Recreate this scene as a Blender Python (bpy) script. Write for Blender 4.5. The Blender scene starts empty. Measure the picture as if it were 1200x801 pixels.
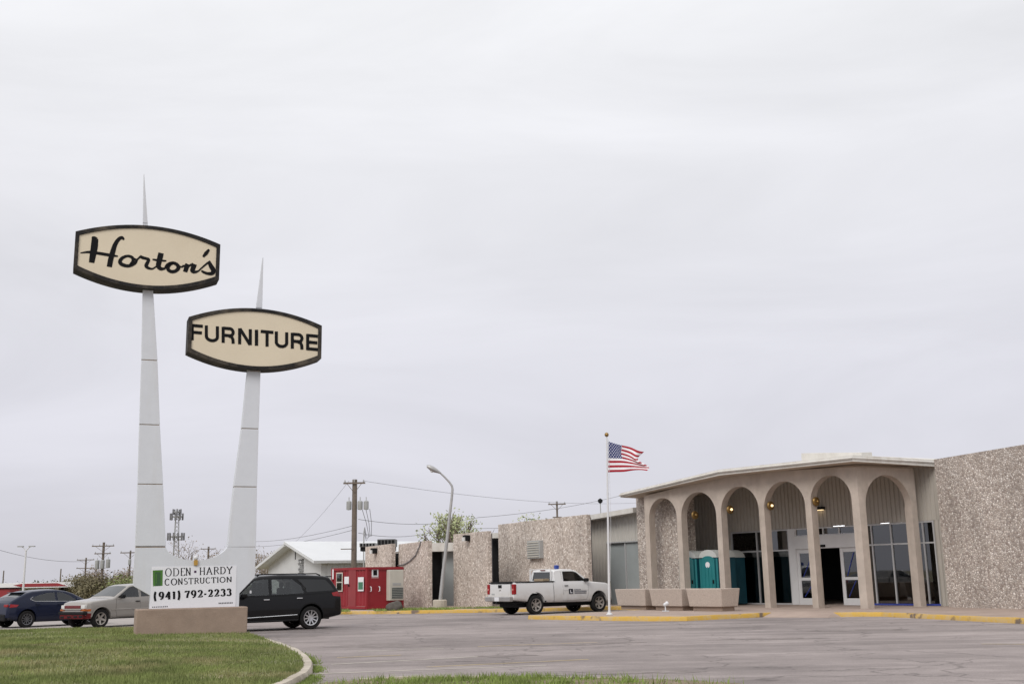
import bpy, bmesh, math, random
import numpy as np
from mathutils import Vector, Matrix, noise as mnoise
random.seed(7); np.random.seed(7)
R = math.radians
scene = bpy.context.scene
COL = scene.collection

# ------------------------------------------------------------------ camera
F_PX, PW, PH = 1280.0, 1200.0, 801.0
PITCH = math.atan(276.5/F_PX); ROLL = 0.020; CAMZ = 1.52
_R0 = Vector((1,0,0)); _U0 = Vector((0,-math.sin(PITCH),math.cos(PITCH))); _F = Vector((0,math.cos(PITCH),math.sin(PITCH)))
_Rt = _R0*math.cos(ROLL) - _U0*math.sin(ROLL); _Up = _U0*math.cos(ROLL) + _R0*math.sin(ROLL)
cam_d = bpy.data.cameras.new('camera'); cam = bpy.data.objects.new('camera', cam_d); COL.objects.link(cam)
cam.matrix_world = Matrix(((_Rt.x,_Up.x,-_F.x,0),(_Rt.y,_Up.y,-_F.y,0),(_Rt.z,_Up.z,-_F.z,CAMZ),(0,0,0,1)))
cam_d.sensor_width = 36; cam_d.lens = F_PX/PW*36; cam_d.clip_start = .1; cam_d.clip_end = 8000
scene.camera = cam

# ------------------------------------------------------------------ world, sun, exposure
SUN_AZ = math.atan2(-.86, -.50)     # direction towards the sun in plan (x, y)
SUN_EL = R(40)
w = bpy.data.worlds.new('World'); scene.world = w; w.use_nodes = True
nt = w.node_tree; nt.nodes.clear()
def N(t, x=None, **k):
    n = nt.nodes.new(t)
    for a, b in k.items(): setattr(n, a, b)
    return n
out = N('ShaderNodeOutputWorld'); bg = N('ShaderNodeBackground'); bg.inputs[1].default_value = 1.0
tc = N('ShaderNodeTexCoord'); sep = N('ShaderNodeSeparateXYZ'); nt.links.new(tc.outputs['Generated'], sep.inputs[0])
ramp = N('ShaderNodeValToRGB')          # overcast luminance by elevation (sine), the usual overcast sky
e = ramp.color_ramp.elements
e[0].position = 0.0; e[0].color = (.535,.53,.58,1)
e[1].position = 1.0; e[1].color = (1.08,1.08,1.10,1)
for p, c in ((.06,(.585,.577,.635,1)),(.16,(.645,.638,.69,1)),(.30,(.71,.708,.742,1)),(.48,(.785,.788,.808,1))):
    q = ramp.color_ramp.elements.new(p); q.color = c
nt.links.new(sep.outputs['Z'], ramp.inputs[0])
mp = N('ShaderNodeMapping'); mp.inputs['Scale'].default_value = (1.3,1.3,5.0)
nt.links.new(tc.outputs['Generated'], mp.inputs[0])
nz = N('ShaderNodeTexNoise'); nz.inputs['Scale'].default_value = 1.5; nz.inputs['Detail'].default_value = 8; nz.inputs['Roughness'].default_value = .55; nz.inputs['Distortion'].default_value = .6
nt.links.new(mp.outputs[0], nz.inputs['Vector'])
mr = N('ShaderNodeMapRange'); mr.inputs[1].default_value = .3; mr.inputs[2].default_value = .7; mr.inputs[3].default_value = .90; mr.inputs[4].default_value = 1.07
nt.links.new(nz.outputs[0], mr.inputs[0])
mul = N('ShaderNodeVectorMath', operation='SCALE'); nt.links.new(ramp.outputs[0], mul.inputs[0]); nt.links.new(mr.outputs[0], mul.inputs['Scale'])
sky = N('ShaderNodeTexSky'); sky.sky_type = 'NISHITA'; sky.sun_disc = False; sky.sun_elevation = SUN_EL; sky.sun_rotation = math.pi/2 - SUN_AZ
ssc = N('ShaderNodeVectorMath', operation='SCALE'); ssc.inputs['Scale'].default_value = .1; nt.links.new(sky.outputs[0], ssc.inputs[0])
mx = N('ShaderNodeMix', data_type='RGBA'); mx.inputs[0].default_value = .95
nt.links.new(ssc.outputs[0], mx.inputs[6]); nt.links.new(mul.outputs[0], mx.inputs[7])
nt.links.new(mx.outputs[2], bg.inputs[0]); nt.links.new(bg.outputs[0], out.inputs[0])
sd = bpy.data.lights.new('sun','SUN'); sd.energy = 1.5; sd.angle = R(28); sd.color = (1,.965,.92)
so = bpy.data.objects.new('sun', sd); COL.objects.link(so)
sv = Vector((math.cos(SUN_AZ)*math.cos(SUN_EL), math.sin(SUN_AZ)*math.cos(SUN_EL), math.sin(SUN_EL)))
so.rotation_euler = sv.to_track_quat('Z','Y').to_euler(); so.location = (0,0,60)
vs = scene.view_settings; vs.view_transform = 'Standard'; vs.look = 'None'; vs.gamma = 1; vs.exposure = 0.24; vs.use_curve_mapping = False
scene.render.engine = 'CYCLES'

# ------------------------------------------------------------------ pixel helpers
def ray(px, py):
    return (_F + _Rt*((px-600)/F_PX) + _Up*((400.5-py)/F_PX))
def P(px, py, d):
    r = ray(px, py); t = d/r.y
    return Vector((r.x*t, d, CAMZ+r.z*t))
def G(px, py, z=0.0):
    r = ray(px, py); t = (z-CAMZ)/r.z
    return Vector((r.x*t, r.y*t, z))
def onplane(px, py, p0, dr):
    """(distance along dr, height) where the pixel's ray meets the vertical plane through p0 along dr"""
    r = ray(px, py); n = Vector((-dr[1], dr[0]))
    t = (p0[0]*n.x+p0[1]*n.y)/(r.x*n.x+r.y*n.y)
    q = Vector((r.x*t, r.y*t))
    return (q.x-p0[0])*dr[0]+(q.y-p0[1])*dr[1], CAMZ+r.z*t

# ------------------------------------------------------------------ mesh builder
class MB:
    def __init__(s): s.v=[]; s.f=[]
    def add(s, vs, fs):
        o=len(s.v); s.v += [tuple(v) for v in vs]; s.f += [tuple(i+o for i in f) for f in fs]; return s
    def box(s, c, d, rz=0, M=None):
        x,y,z=[a/2 for a in d]; cs,sn=math.cos(rz),math.sin(rz)
        pts=[]
        for dx,dy,dz in ((-x,-y,-z),(x,-y,-z),(x,y,-z),(-x,y,-z),(-x,-y,z),(x,-y,z),(x,y,z),(-x,y,z)):
            p=Vector((c[0]+dx*cs-dy*sn, c[1]+dx*sn+dy*cs, c[2]+dz)); pts.append(M@p if M else p)
        return s.add(pts, [(0,3,2,1),(4,5,6,7),(0,1,5,4),(1,2,6,5),(2,3,7,6),(3,0,4,7)])
    def seg(s, p0, dr, t0, t1, z0, z1, front, back):
        """box on a facade line: from t0 to t1 along dr, between offsets front and back along the inward normal"""
        n=(-dr[1]*SGN, dr[0]*SGN)
        pl=[(p0[0]+dr[0]*t+n[0]*o, p0[1]+dr[1]*t+n[1]*o) for t,o in ((t0,front),(t1,front),(t1,back),(t0,back))]
        return s.prism(pl, z0, z1)
    def prism(s, poly, z0, z1):
        n=len(poly)
        a=sum(poly[i][0]*poly[(i+1)%n][1]-poly[(i+1)%n][0]*poly[i][1] for i in range(n))
        if a<0: poly=poly[::-1]
        z0s = z0 if hasattr(z0,'__len__') else [z0]*n
        z1s = z1 if hasattr(z1,'__len__') else [z1]*n
        if a<0: z0s=z0s[::-1]; z1s=z1s[::-1]
        vs=[(p[0],p[1],z) for p,z in zip(poly,z0s)]+[(p[0],p[1],z) for p,z in zip(poly,z1s)]
        return s.add(vs,[tuple(range(n-1,-1,-1)),tuple(range(n,2*n))]+[(i,(i+1)%n,(i+1)%n+n,i+n) for i in range(n)])
    def tube(s, pts, rs, n=8, cap=True):
        pts=[Vector(p) for p in pts]
        if not hasattr(rs,'__len__'): rs=[rs]*len(pts)
        up=None; rings=[]
        for i,p in enumerate(pts):
            d=(pts[min(i+1,len(pts)-1)]-pts[max(i-1,0)])
            if d.length<1e-9: d=Vector((0,0,1))
            d.normalize()
            if up is None:
                a=Vector((0,0,1)) if abs(d.z)<.9 else Vector((1,0,0)); up=d.cross(a).normalized()
            else:
                up=(up-d*up.dot(d))
                up=up.normalized() if up.length>1e-6 else d.orthogonal().normalized()
            b=d.cross(up)
            rings.append([p+(up*math.cos(2*math.pi*k/n)+b*math.sin(2*math.pi*k/n))*rs[i] for k in range(n)])
        return s.loft(rings, cap)
    def loft(s, rings, cap=True, closed=True):
        n=len(rings[0]); vs=[v for r in rings for v in r]; fs=[]
        for i in range(len(rings)-1):
            for k in range(n if closed else n-1):
                a=i*n+k; b=i*n+(k+1)%n; fs.append((a,b,b+n,a+n))
        if cap:
            fs.append(tuple(range(n-1,-1,-1))); fs.append(tuple(range((len(rings)-1)*n,len(rings)*n)))
        return s.add(vs,fs)
    def lathe(s, prof, n=16, M=None, cap=True):
        rings=[]
        for r,z in prof:
            ring=[Vector((r*math.cos(2*math.pi*k/n), r*math.sin(2*math.pi*k/n), z)) for k in range(n)]
            rings.append([M@p for p in ring] if M else ring)
        return s.loft(rings,cap)
    def mesh(s, name, smooth=None, recalc=False):
        me=bpy.data.meshes.new(name); me.from_pydata(s.v,[],s.f)
        if recalc:
            bm=bmesh.new(); bm.from_mesh(me); bmesh.ops.remove_doubles(bm,verts=bm.verts,dist=1e-5); bmesh.ops.recalc_face_normals(bm,faces=bm.faces); bm.to_mesh(me); bm.free()
        me.update()
        if smooth:
            me.polygons.foreach_set('use_smooth',[True]*len(me.polygons)); me.set_sharp_from_angle(angle=R(smooth))
        return me
    def build(s, name, mat, parent=None, smooth=None, recalc=False, bevel=0, world=True):
        me=s.mesh(name,smooth,recalc); me.materials.append(mat)
        o=link(name,me,parent,world)
        if bevel:
            m=o.modifiers.new('bevel','BEVEL'); m.width=bevel; m.segments=2; m.limit_method='ANGLE'; m.angle_limit=R(40)
        return o
SGN=1
PM={}
def link(name, data, parent=None, world=True):
    o=bpy.data.objects.new(name,data); COL.objects.link(o)
    if parent is not None:
        o.parent=parent
        if world and parent.name in PM: o.matrix_parent_inverse=PM[parent.name].inverted()
    return o
def thing(name, label, cat, loc=(0,0,0), rz=0, group=None):
    o=bpy.data.objects.new(name,None); COL.objects.link(o); o.location=loc; o.rotation_euler=(0,0,rz); o.empty_display_size=.2
    PM[o.name]=Matrix.Translation(loc)@Matrix.Rotation(rz,4,'Z')
    return tag(o,label,cat,group)
def tag(o,label,cat,group=None):
    o['label']=label; o['category']=cat
    if group: o['group']=group
    return o
def struct(o): o['kind']='structure'; return o
def stuff(o): o['kind']='stuff'; return o
def copy_tree(o,parent=None):
    c=o.copy(); COL.objects.link(c)
    if parent is not None:
        c.parent=parent; c.matrix_parent_inverse=o.matrix_parent_inverse.copy()
    for ch in list(o.children): copy_tree(ch,c)
    return c

# ------------------------------------------------------------------ materials
def nodes(name):
    m=bpy.data.materials.new(name); m.use_nodes=True; t=m.node_tree; b=t.nodes['Principled BSDF']; return m,t,b
def mat(name, col, rough=.6, var=.12, scale=3.0, bump=0, bscale=40, metal=0, spec=.5, dirt=None, dirt_amt=0, coat=0, coords='Object', streak=0):
    """base colour with two octaves of mottling, optional dirt colour with a shape of its own, optional fine relief"""
    m,t,b=nodes(name); L=t.links.new
    c=t.nodes.new('ShaderNodeTexCoord'); n=t.nodes.new('ShaderNodeTexNoise'); n.inputs['Scale'].default_value=scale; n.inputs['Detail'].default_value=7; n.inputs['Roughness'].default_value=.62
    L(c.outputs[coords],n.inputs['Vector'])
    r=t.nodes.new('ShaderNodeMapRange'); r.inputs[1].default_value=.28; r.inputs[2].default_value=.72; r.inputs[3].default_value=1-var; r.inputs[4].default_value=1+var; L(n.outputs[0],r.inputs[0])
    v=t.nodes.new('ShaderNodeVectorMath'); v.operation='SCALE'; v.inputs[0].default_value=col[:3]; L(r.outputs[0],v.inputs['Scale'])
    last=v.outputs[0]
    if dirt:
        n2=t.nodes.new('ShaderNodeTexNoise'); n2.inputs['Scale'].default_value=scale*.45; n2.inputs['Detail'].default_value=9; n2.inputs['Roughness'].default_value=.7
        if streak:
            mpk=t.nodes.new('ShaderNodeMapping'); mpk.inputs['Scale'].default_value=(1,1,streak); L(c.outputs[coords],mpk.inputs[0]); L(mpk.outputs[0],n2.inputs['Vector'])
        else: L(c.outputs[coords],n2.inputs['Vector'])
        r2=t.nodes.new('ShaderNodeMapRange'); r2.inputs[1].default_value=.48; r2.inputs[2].default_value=.68; r2.inputs[3].default_value=0; r2.inputs[4].default_value=dirt_amt; L(n2.outputs[0],r2.inputs[0])
        mxx=t.nodes.new('ShaderNodeMix'); mxx.data_type='RGBA'; L(r2.outputs[0],mxx.inputs[0]); L(last,mxx.inputs[6]); mxx.inputs[7].default_value=(*dirt,1); last=mxx.outputs[2]
    L(last,b.inputs['Base Color'])
    b.inputs['Roughness'].default_value=rough; b.inputs['Metallic'].default_value=metal; b.inputs['Specular IOR Level'].default_value=spec
    if coat: b.inputs['Coat Weight'].default_value=coat; b.inputs['Coat Roughness'].default_value=.06
    if bump:
        n3=t.nodes.new('ShaderNodeTexNoise'); n3.inputs['Scale'].default_value=bscale; n3.inputs['Detail'].default_value=4; L(c.outputs[coords],n3.inputs['Vector'])
        bp=t.nodes.new('ShaderNodeBump'); bp.inputs['Strength'].default_value=bump; bp.inputs['Distance'].default_value=.02; L(n3.outputs[0],bp.inputs['Height']); L(bp.outputs[0],b.inputs['Normal'])
    return m
def emit(name,col,s):
    m,t,b=nodes(name); b.inputs['Base Color'].default_value=(*col,1); b.inputs['Emission Color'].default_value=(*col,1); b.inputs['Emission Strength'].default_value=s; return m
def aggregate(name, size=.075, mortar=(.30,.25,.21,1), bd=.35, gain=1.0):
    """exposed-aggregate panel: pebbles of many browns set in mortar"""
    m,t,b=nodes(name); L=t.links.new
    c=t.nodes.new('ShaderNodeTexCoord')
    v=t.nodes.new('ShaderNodeTexVoronoi'); v.inputs['Scale'].default_value=1/size; v.inputs['Randomness'].default_value=1; L(c.outputs['Object'],v.inputs['Vector'])
    cr=t.nodes.new('ShaderNodeValToRGB'); cr.color_ramp.interpolation='CONSTANT'
    cols=[(0,(.47,.40,.345)),(.20,(.57,.50,.44)),(.40,(.38,.315,.27)),(.54,(.66,.59,.53)),(.72,(.30,.245,.21)),(.80,(.52,.455,.40)),(.92,(.75,.69,.63))]
    cr.color_ramp.elements[0].color=(*cols[0][1],1); cr.color_ramp.elements[1].position=cols[1][0]; cr.color_ramp.elements[1].color=(*cols[1][1],1)
    for p,k in cols[2:]:
        q=cr.color_ramp.elements.new(p); q.color=(*k,1)
    s=t.nodes.new('ShaderNodeSeparateColor'); L(v.outputs['Color'],s.inputs[0]); L(s.outputs[0],cr.inputs[0])
    ed=t.nodes.new('ShaderNodeTexVoronoi'); ed.feature='DISTANCE_TO_EDGE'; ed.inputs['Scale'].default_value=1/size; L(c.outputs['Object'],ed.inputs['Vector'])
    r=t.nodes.new('ShaderNodeMapRange'); r.inputs[1].default_value=.02; r.inputs[2].default_value=.16; L(ed.outputs['Distance'],r.inputs[0])
    mxx=t.nodes.new('ShaderNodeMix'); mxx.data_type='RGBA'; L(r.outputs[0],mxx.inputs[0]); mxx.inputs[6].default_value=mortar; L(cr.outputs[0],mxx.inputs[7])
    n=t.nodes.new('ShaderNodeTexNoise'); n.inputs['Scale'].default_value=.8; n.inputs['Detail'].default_value=8; n.inputs['Roughness'].default_value=.65; mpn=t.nodes.new('ShaderNodeMapping'); mpn.inputs['Scale'].default_value=(1,1,.35); L(c.outputs['Object'],mpn.inputs[0]); L(mpn.outputs[0],n.inputs['Vector'])
    r2=t.nodes.new('ShaderNodeMapRange'); r2.inputs[1].default_value=.3; r2.inputs[2].default_value=.7; r2.inputs[3].default_value=.80*gain; r2.inputs[4].default_value=1.14*gain; L(n.outputs[0],r2.inputs[0])
    sc=t.nodes.new('ShaderNodeVectorMath'); sc.operation='SCALE'; L(mxx.outputs[2],sc.inputs[0]); L(r2.outputs[0],sc.inputs['Scale']); L(sc.outputs[0],b.inputs['Base Color'])
    b.inputs['Roughness'].default_value=.9
    bp=t.nodes.new('ShaderNodeBump'); bp.inputs['Strength'].default_value=1; bp.inputs['Distance'].default_value=size*bd; r3=t.nodes.new('ShaderNodeMapRange'); r3.inputs[2].default_value=.45; L(ed.outputs['Distance'],r3.inputs[0]); L(r3.outputs[0],bp.inputs['Height']); L(bp.outputs[0],b.inputs['Normal'])
    return m
def glass(name, tint=(.3,.33,.33), refl=1.55, tr=.6):
    """window glass: tinted see-through pane with a mirror coat that strengthens at grazing angles"""
    m=bpy.data.materials.new(name); m.use_nodes=True; t=m.node_tree; t.nodes.clear(); L=t.links.new
    o=t.nodes.new('ShaderNodeOutputMaterial'); tr_=t.nodes.new('ShaderNodeBsdfTransparent'); tr_.inputs[0].default_value=(*[x*tr for x in tint],1)
    g=t.nodes.new('ShaderNodeBsdfGlossy'); g.inputs['Roughness'].default_value=.02; g.inputs[0].default_value=(.95,.97,1,1)
    f=t.nodes.new('ShaderNodeFresnel'); f.inputs[0].default_value=refl
    mx_=t.nodes.new('ShaderNodeMixShader'); L(f.outputs[0],mx_.inputs[0]); L(tr_.outputs[0],mx_.inputs[1]); L(g.outputs[0],mx_.inputs[2]); L(mx_.outputs[0],o.inputs[0])
    return m
def asphalt_mat():
    m,t,b=nodes('asphalt'); L=t.links.new
    c=t.nodes.new('ShaderNodeTexCoord')
    def nz_(sc,det,rough=.6,scale=None):
        n=t.nodes.new('ShaderNodeTexNoise'); n.inputs['Scale'].default_value=sc; n.inputs['Detail'].default_value=det; n.inputs['Roughness'].default_value=rough
        if scale:
            mpp=t.nodes.new('ShaderNodeMapping'); mpp.inputs['Scale'].default_value=scale; mpp.inputs['Rotation'].default_value=(0,0,R(8)); L(c.outputs['Object'],mpp.inputs[0]); L(mpp.outputs[0],n.inputs['Vector'])
        else: L(c.outputs['Object'],n.inputs['Vector'])
        return n.outputs[0]
    def rng(x,a,b_,lo,hi):
        r=t.nodes.new('ShaderNodeMapRange'); r.inputs[1].default_value=a; r.inputs[2].default_value=b_; r.inputs[3].default_value=lo; r.inputs[4].default_value=hi; L(x,r.inputs[0]); return r.outputs[0]
    def mul_(a,b_):
        n=t.nodes.new('ShaderNodeMath'); n.operation='MULTIPLY'; L(a,n.inputs[0]); L(b_,n.inputs[1]); return n.outputs[0]
    big=rng(nz_(.2,7,.65),.32,.68,.74,1.18)
    streak=rng(nz_(1,6,.65,(.10,.9,1)),.36,.66,.80,1.14)
    fine=rng(nz_(30,5,.85),.25,.75,.62,1.38)
    mid=rng(nz_(2.2,7,.7),.3,.7,.9,1.1)
    k=mul_(mul_(big,streak),mul_(fine,mid))
    # cracks: thin dark, wobbly cell borders
    vo=t.nodes.new('ShaderNodeTexVoronoi'); vo.feature='DISTANCE_TO_EDGE'; vo.inputs['Scale'].default_value=.26
    wob=t.nodes.new('ShaderNodeTexNoise'); wob.inputs['Scale'].default_value=.9; wob.inputs['Detail'].default_value=5; L(c.outputs['Object'],wob.inputs['Vector'])
    ad=t.nodes.new('ShaderNodeVectorMath'); ad.operation='MULTIPLY_ADD'; ad.inputs[1].default_value=(2.2,2.2,0); L(wob.outputs['Color'],ad.inputs[0]); L(c.outputs['Object'],ad.inputs[2]); L(ad.outputs[0],vo.inputs['Vector'])
    crack=rng(vo.outputs['Distance'],.002,.012,.66,1)
    k=mul_(k,crack)
    v=t.nodes.new('ShaderNodeVectorMath'); v.operation='SCALE'; v.inputs[0].default_value=(.29,.252,.242); L(k,v.inputs['Scale']); L(v.outputs[0],b.inputs['Base Color'])
    b.inputs['Roughness'].default_value=.92; b.inputs['Specular IOR Level'].default_value=.25
    bp=t.nodes.new('ShaderNodeBump'); bp.inputs['Strength'].default_value=.5; bp.inputs['Distance'].default_value=.012; L(fine,bp.inputs['Height']); L(bp.outputs[0],b.inputs['Normal'])
    return m
def painted_curb():
    m,t,b=nodes('yellow_painted_concrete'); L=t.links.new
    c=t.nodes.new('ShaderNodeTexCoord'); n=t.nodes.new('ShaderNodeTexNoise'); n.inputs['Scale'].default_value=3.2; n.inputs['Detail'].default_value=9; n.inputs['Roughness'].default_value=.75; L(c.outputs['Object'],n.inputs['Vector'])
    r=t.nodes.new('ShaderNodeMapRange'); r.inputs[1].default_value=.44; r.inputs[2].default_value=.60; L(n.outputs[0],r.inputs[0])
    x=t.nodes.new('ShaderNodeMix'); x.data_type='RGBA'; L(r.outputs[0],x.inputs[0]); x.inputs[6].default_value=(.55,.345,.065,1); x.inputs[7].default_value=(.50,.36,.17,1)
    n2=t.nodes.new('ShaderNodeTexNoise'); n2.inputs['Scale'].default_value=1.9; n2.inputs['Detail'].default_value=9; L(c.outputs['Object'],n2.inputs['Vector'])
    r2=t.nodes.new('ShaderNodeMapRange'); r2.inputs[1].default_value=.58; r2.inputs[2].default_value=.66; L(n2.outputs[0],r2.inputs[0])
    y=t.nodes.new('ShaderNodeMix'); y.data_type='RGBA'; L(r2.outputs[0],y.inputs[0]); L(x.outputs[2],y.inputs[6]); y.inputs[7].default_value=(.16,.12,.09,1)
    L(y.outputs[2],b.inputs['Base Color']); b.inputs['Roughness'].default_value=.8
    return m
def car_paint(name,col,dust=(.35,.3,.25),amt=.15,rough=.25,top=.9,coat=.7):
    """clear-coated paint with a film of road dust on its lower body"""
    m,t,b=nodes(name); L=t.links.new
    c=t.nodes.new('ShaderNodeTexCoord'); s=t.nodes.new('ShaderNodeSeparateXYZ'); L(c.outputs['Object'],s.inputs[0])
    n=t.nodes.new('ShaderNodeTexNoise'); n.inputs['Scale'].default_value=4; n.inputs['Detail'].default_value=8; L(c.outputs['Object'],n.inputs['Vector'])
    a=t.nodes.new('ShaderNodeMapRange'); a.inputs[1].default_value=top; a.inputs[2].default_value=.25; a.inputs[3].default_value=.04; a.inputs[4].default_value=1; L(s.outputs['Z'],a.inputs[0])
    k=t.nodes.new('ShaderNodeMath'); k.operation='MULTIPLY'; L(a.outputs[0],k.inputs[0]); L(n.outputs[0],k.inputs[1])
    k2=t.nodes.new('ShaderNodeMath'); k2.operation='MULTIPLY'; k2.inputs[1].default_value=amt*2; L(k.outputs[0],k2.inputs[0])
    x=t.nodes.new('ShaderNodeMix'); x.data_type='RGBA'; L(k2.outputs[0],x.inputs[0]); x.inputs[6].default_value=(*col,1); x.inputs[7].default_value=(*dust,1)
    L(x.outputs[2],b.inputs['Base Color']); b.inputs['Roughness'].default_value=rough; b.inputs['Specular IOR Level'].default_value=.12; b.inputs['Coat Weight'].default_value=coat; b.inputs['Coat Roughness'].default_value=.03
    return m
M={}
M['asphalt']=asphalt_mat()
M['soil']=mat('dry_ground',(.20,.17,.10),.95,.3,.15,.4,8)
M['lawn']=mat('lawn_soil',(.16,.165,.068),.95,.28,1.1,.6,20,dirt=(.34,.27,.16),dirt_amt=.8)
M['conc']=mat('grey_concrete',(.42,.36,.31),.9,.16,1.2,.4,60,dirt=(.24,.2,.17),dirt_amt=.4)
M['walk']=mat('sidewalk_concrete',(.36,.28,.235),.9,.14,.9,.4,60,dirt=(.25,.19,.16),dirt_amt=.45)
M['apron']=mat('pale_gravel_concrete',(.33,.30,.28),.95,.18,.6,.4,30)
M['curbc']=mat('worn_curb_concrete',(.46,.41,.34),.9,.18,2.5,.5,40,dirt=(.22,.18,.13),dirt_amt=.5)
M['yellow']=painted_curb()
M['brick_base']=mat('brown_concrete_block',(.30,.225,.178),.92,.13,2.2,.6,50,dirt=(.24,.17,.13),dirt_amt=.5)
M['agg']=aggregate('exposed_aggregate',.085,(.41,.355,.31,1),.15,1.06)
M['agg_wall']=aggregate('exposed_aggregate_wall',.080,(.30,.26,.235,1),.24,1.03)
M['arc']=mat('arcade_concrete',(.465,.40,.345),.9,.13,2.2,.5,70,dirt=(.32,.265,.215),dirt_amt=.6,streak=.22)
M['planter']=mat('planter_aggregate',(.47,.395,.34),.93,.2,26,.9,60,dirt=(.34,.275,.23),dirt_amt=.35)
M['fascia']=mat('weathered_white_fascia',(.62,.60,.56),.6,.08,3,dirt=(.40,.35,.29),dirt_amt=.5,streak=.3)
M['soffit']=mat('beige_soffit',(.50,.42,.34),.8,.08,1)
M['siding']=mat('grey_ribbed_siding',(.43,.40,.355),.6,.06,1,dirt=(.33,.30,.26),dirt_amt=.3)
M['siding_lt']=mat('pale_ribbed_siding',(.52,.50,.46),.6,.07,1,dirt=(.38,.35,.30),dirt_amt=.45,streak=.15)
M['board']=mat('grey_window_board',(.30,.325,.325),.5,.10,.7,dirt=(.40,.42,.42),dirt_amt=.4)
M['alum']=mat('aluminium_frame',(.50,.50,.50),.45,.06,2,metal=.25)
M['white_frame']=mat('white_door_frame',(.66,.66,.66),.45,.05,2)
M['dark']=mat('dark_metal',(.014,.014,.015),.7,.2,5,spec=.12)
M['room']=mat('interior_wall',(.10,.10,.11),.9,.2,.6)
M['bluebrace']=mat('dark_blue_brace',(.02,.035,.075),.6,.15,3)
M['bluetape']=mat('blue_tape',(.03,.05,.28),.6,.1,5)
M['glass']=glass('window_glass',(.75,.8,.8),2.1,.55)
M['carglass']=glass('car_glass',(.80,.86,.84),1.7,.62)
M['sign_white']=mat('white_sign_enamel',(.605,.62,.66),.45,.03,3,dirt=(.50,.47,.43),dirt_amt=.30,streak=.12)
M['seam']=mat('rusty_seam',(.22,.17,.13),.8,.4,6)
M['cab_face']=mat('cream_sign_face',(.67,.585,.445),.45,.03,.8,dirt=(.58,.48,.34),dirt_amt=.3)
M['cab_trim']=mat('black_sign_trim',(.018,.017,.017),.7,.35,3,spec=.2,dirt=(.28,.23,.17),dirt_amt=.28)
M['black']=mat('black_lettering',(.008,.008,.009),.7,.2,4,spec=.12)
M['banner']=mat('white_banner_vinyl',(.74,.74,.78),.4,.02,1)
M['green']=mat('green_logo',(.055,.16,.02),.5,.1,6)
M['green_dk']=mat('dark_green_logo',(.03,.085,.03),.5,.1,6)
M['plum']=mat('plum_dot',(.05,.01,.06),.5,.1,6)
M['pole']=mat('galvanised_steel',(.38,.375,.37),.45,.14,2.5,metal=.35)
M['white_pole']=mat('white_painted_pole',(.62,.62,.63),.4,.05,2)
M['wood']=mat('weathered_pole_wood',(.15,.122,.10),.95,.25,3,.5,30)
M['greymet']=mat('grey_equipment',(.34,.345,.34),.55,.12,3)
M['wire']=mat('black_wire',(.16,.16,.17),.7,.1,1)
M['gold']=mat('brass',(.30,.19,.07),.35,.1,5,metal=.8)
M['red_steel']=mat('red_container_paint',(.25,.009,.017),.5,.12,1.5,dirt=(.15,.012,.016),dirt_amt=.4)
M['cream_met']=mat('cream_equipment',(.50,.48,.42),.55,.08,2)
M['paper']=mat('white_notice',(.7,.7,.72),.7,.05,3)
M['teal']=mat('teal_plastic',(.012,.17,.18),.45,.07,2)
M['teal_dk']=mat('dark_teal_plastic',(.006,.07,.10),.45,.07,2)
M['potty_roof']=mat('grey_plastic',(.50,.52,.50),.5,.06,2)
M['rock']=mat('boulder',(.085,.075,.065),.95,.3,5,1,12)
M['shed']=mat('pale_metal_shed',(.56,.565,.57),.55,.06,.8)
M['shed_roof']=mat('white_metal_roof',(.62,.63,.64),.5,.04,.6)
M['trunk']=mat('bark',(.135,.105,.085),.95,.25,4,.6,20)
M['bark_pale']=mat('pale_bark',(.30,.26,.22),.95,.25,4)
def leafmat(name,col,var=.45):
    m=mat(name,col,.75,var,.9); return m
M['leaf_pale']=leafmat('pale_spring_leaf',(.34,.37,.20)); M['leaf']=leafmat('spring_leaf',(.22,.25,.10)); M['leaf_olive']=leafmat('olive_leaf',(.15,.13,.07)); M['leaf_dark']=leafmat('dark_leaf',(.10,.095,.05)); M['leaf_bud']=leafmat('pink_bud',(.27,.215,.16))
M['grass']=mat('grass_blade',(.165,.20,.058),.8,.45,.7,dirt=(.34,.28,.155),dirt_amt=.85)
M['weed']=mat('weed_blade',(.19,.25,.06),.8,.4,2)
M['can_red']=mat('canopy_red',(.26,.018,.025),.5,.08,.4); M['can_white']=mat('canopy_white',(.72,.72,.72),.5,.04,.4)
M['bulb']=emit('warm_bulb',(1,.74,.40),1.3); M['tube']=emit('fluorescent_tube',(.95,.97,1),5.0)
M['tyre']=mat('tyre_rubber',(.018,.017,.017),.9,.25,6,spec=.15); M['rim']=mat('alloy_rim',(.55,.55,.56),.3,.06,5,metal=.75); M['rim_dull']=mat('dusty_rim',(.36,.33,.30),.5,.2,6,metal=.5)
M['trim']=mat('black_plastic_trim',(.013,.013,.014),.7,.2,5,spec=.15); M['chrome']=mat('chrome',(.72,.72,.73),.18,.03,4,metal=1)
M['tail']=mat('red_lamp',(.27,.006,.009),.15,.1,8); M['amber']=mat('amber_lamp',(.36,.09,.012),.2,.1,8); M['headl']=mat('headlamp',(.6,.6,.58),.12,.1,8)
M['blackpaint']=car_paint('black_paint',(.004,.004,.005),(.06,.05,.045),.06,.35,coat=.36)
M['navy']=car_paint('navy_paint',(.007,.011,.032),(.08,.075,.075),.08,.3,coat=.42)
M['silver']=car_paint('tan_silver_paint',(.29,.272,.252),(.22,.19,.165),.25,.35)
M['whitepaint']=car_paint('white_paint',(.67,.67,.67),(.33,.265,.20),.55,.35,1.2)
M['redbump']=mat('faded_red_bumper',(.10,.010,.012),.7,.6,7,spec=.2); M['blue']=mat('blue_beacon',(.03,.06,.26),.3,.1,5)

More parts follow.
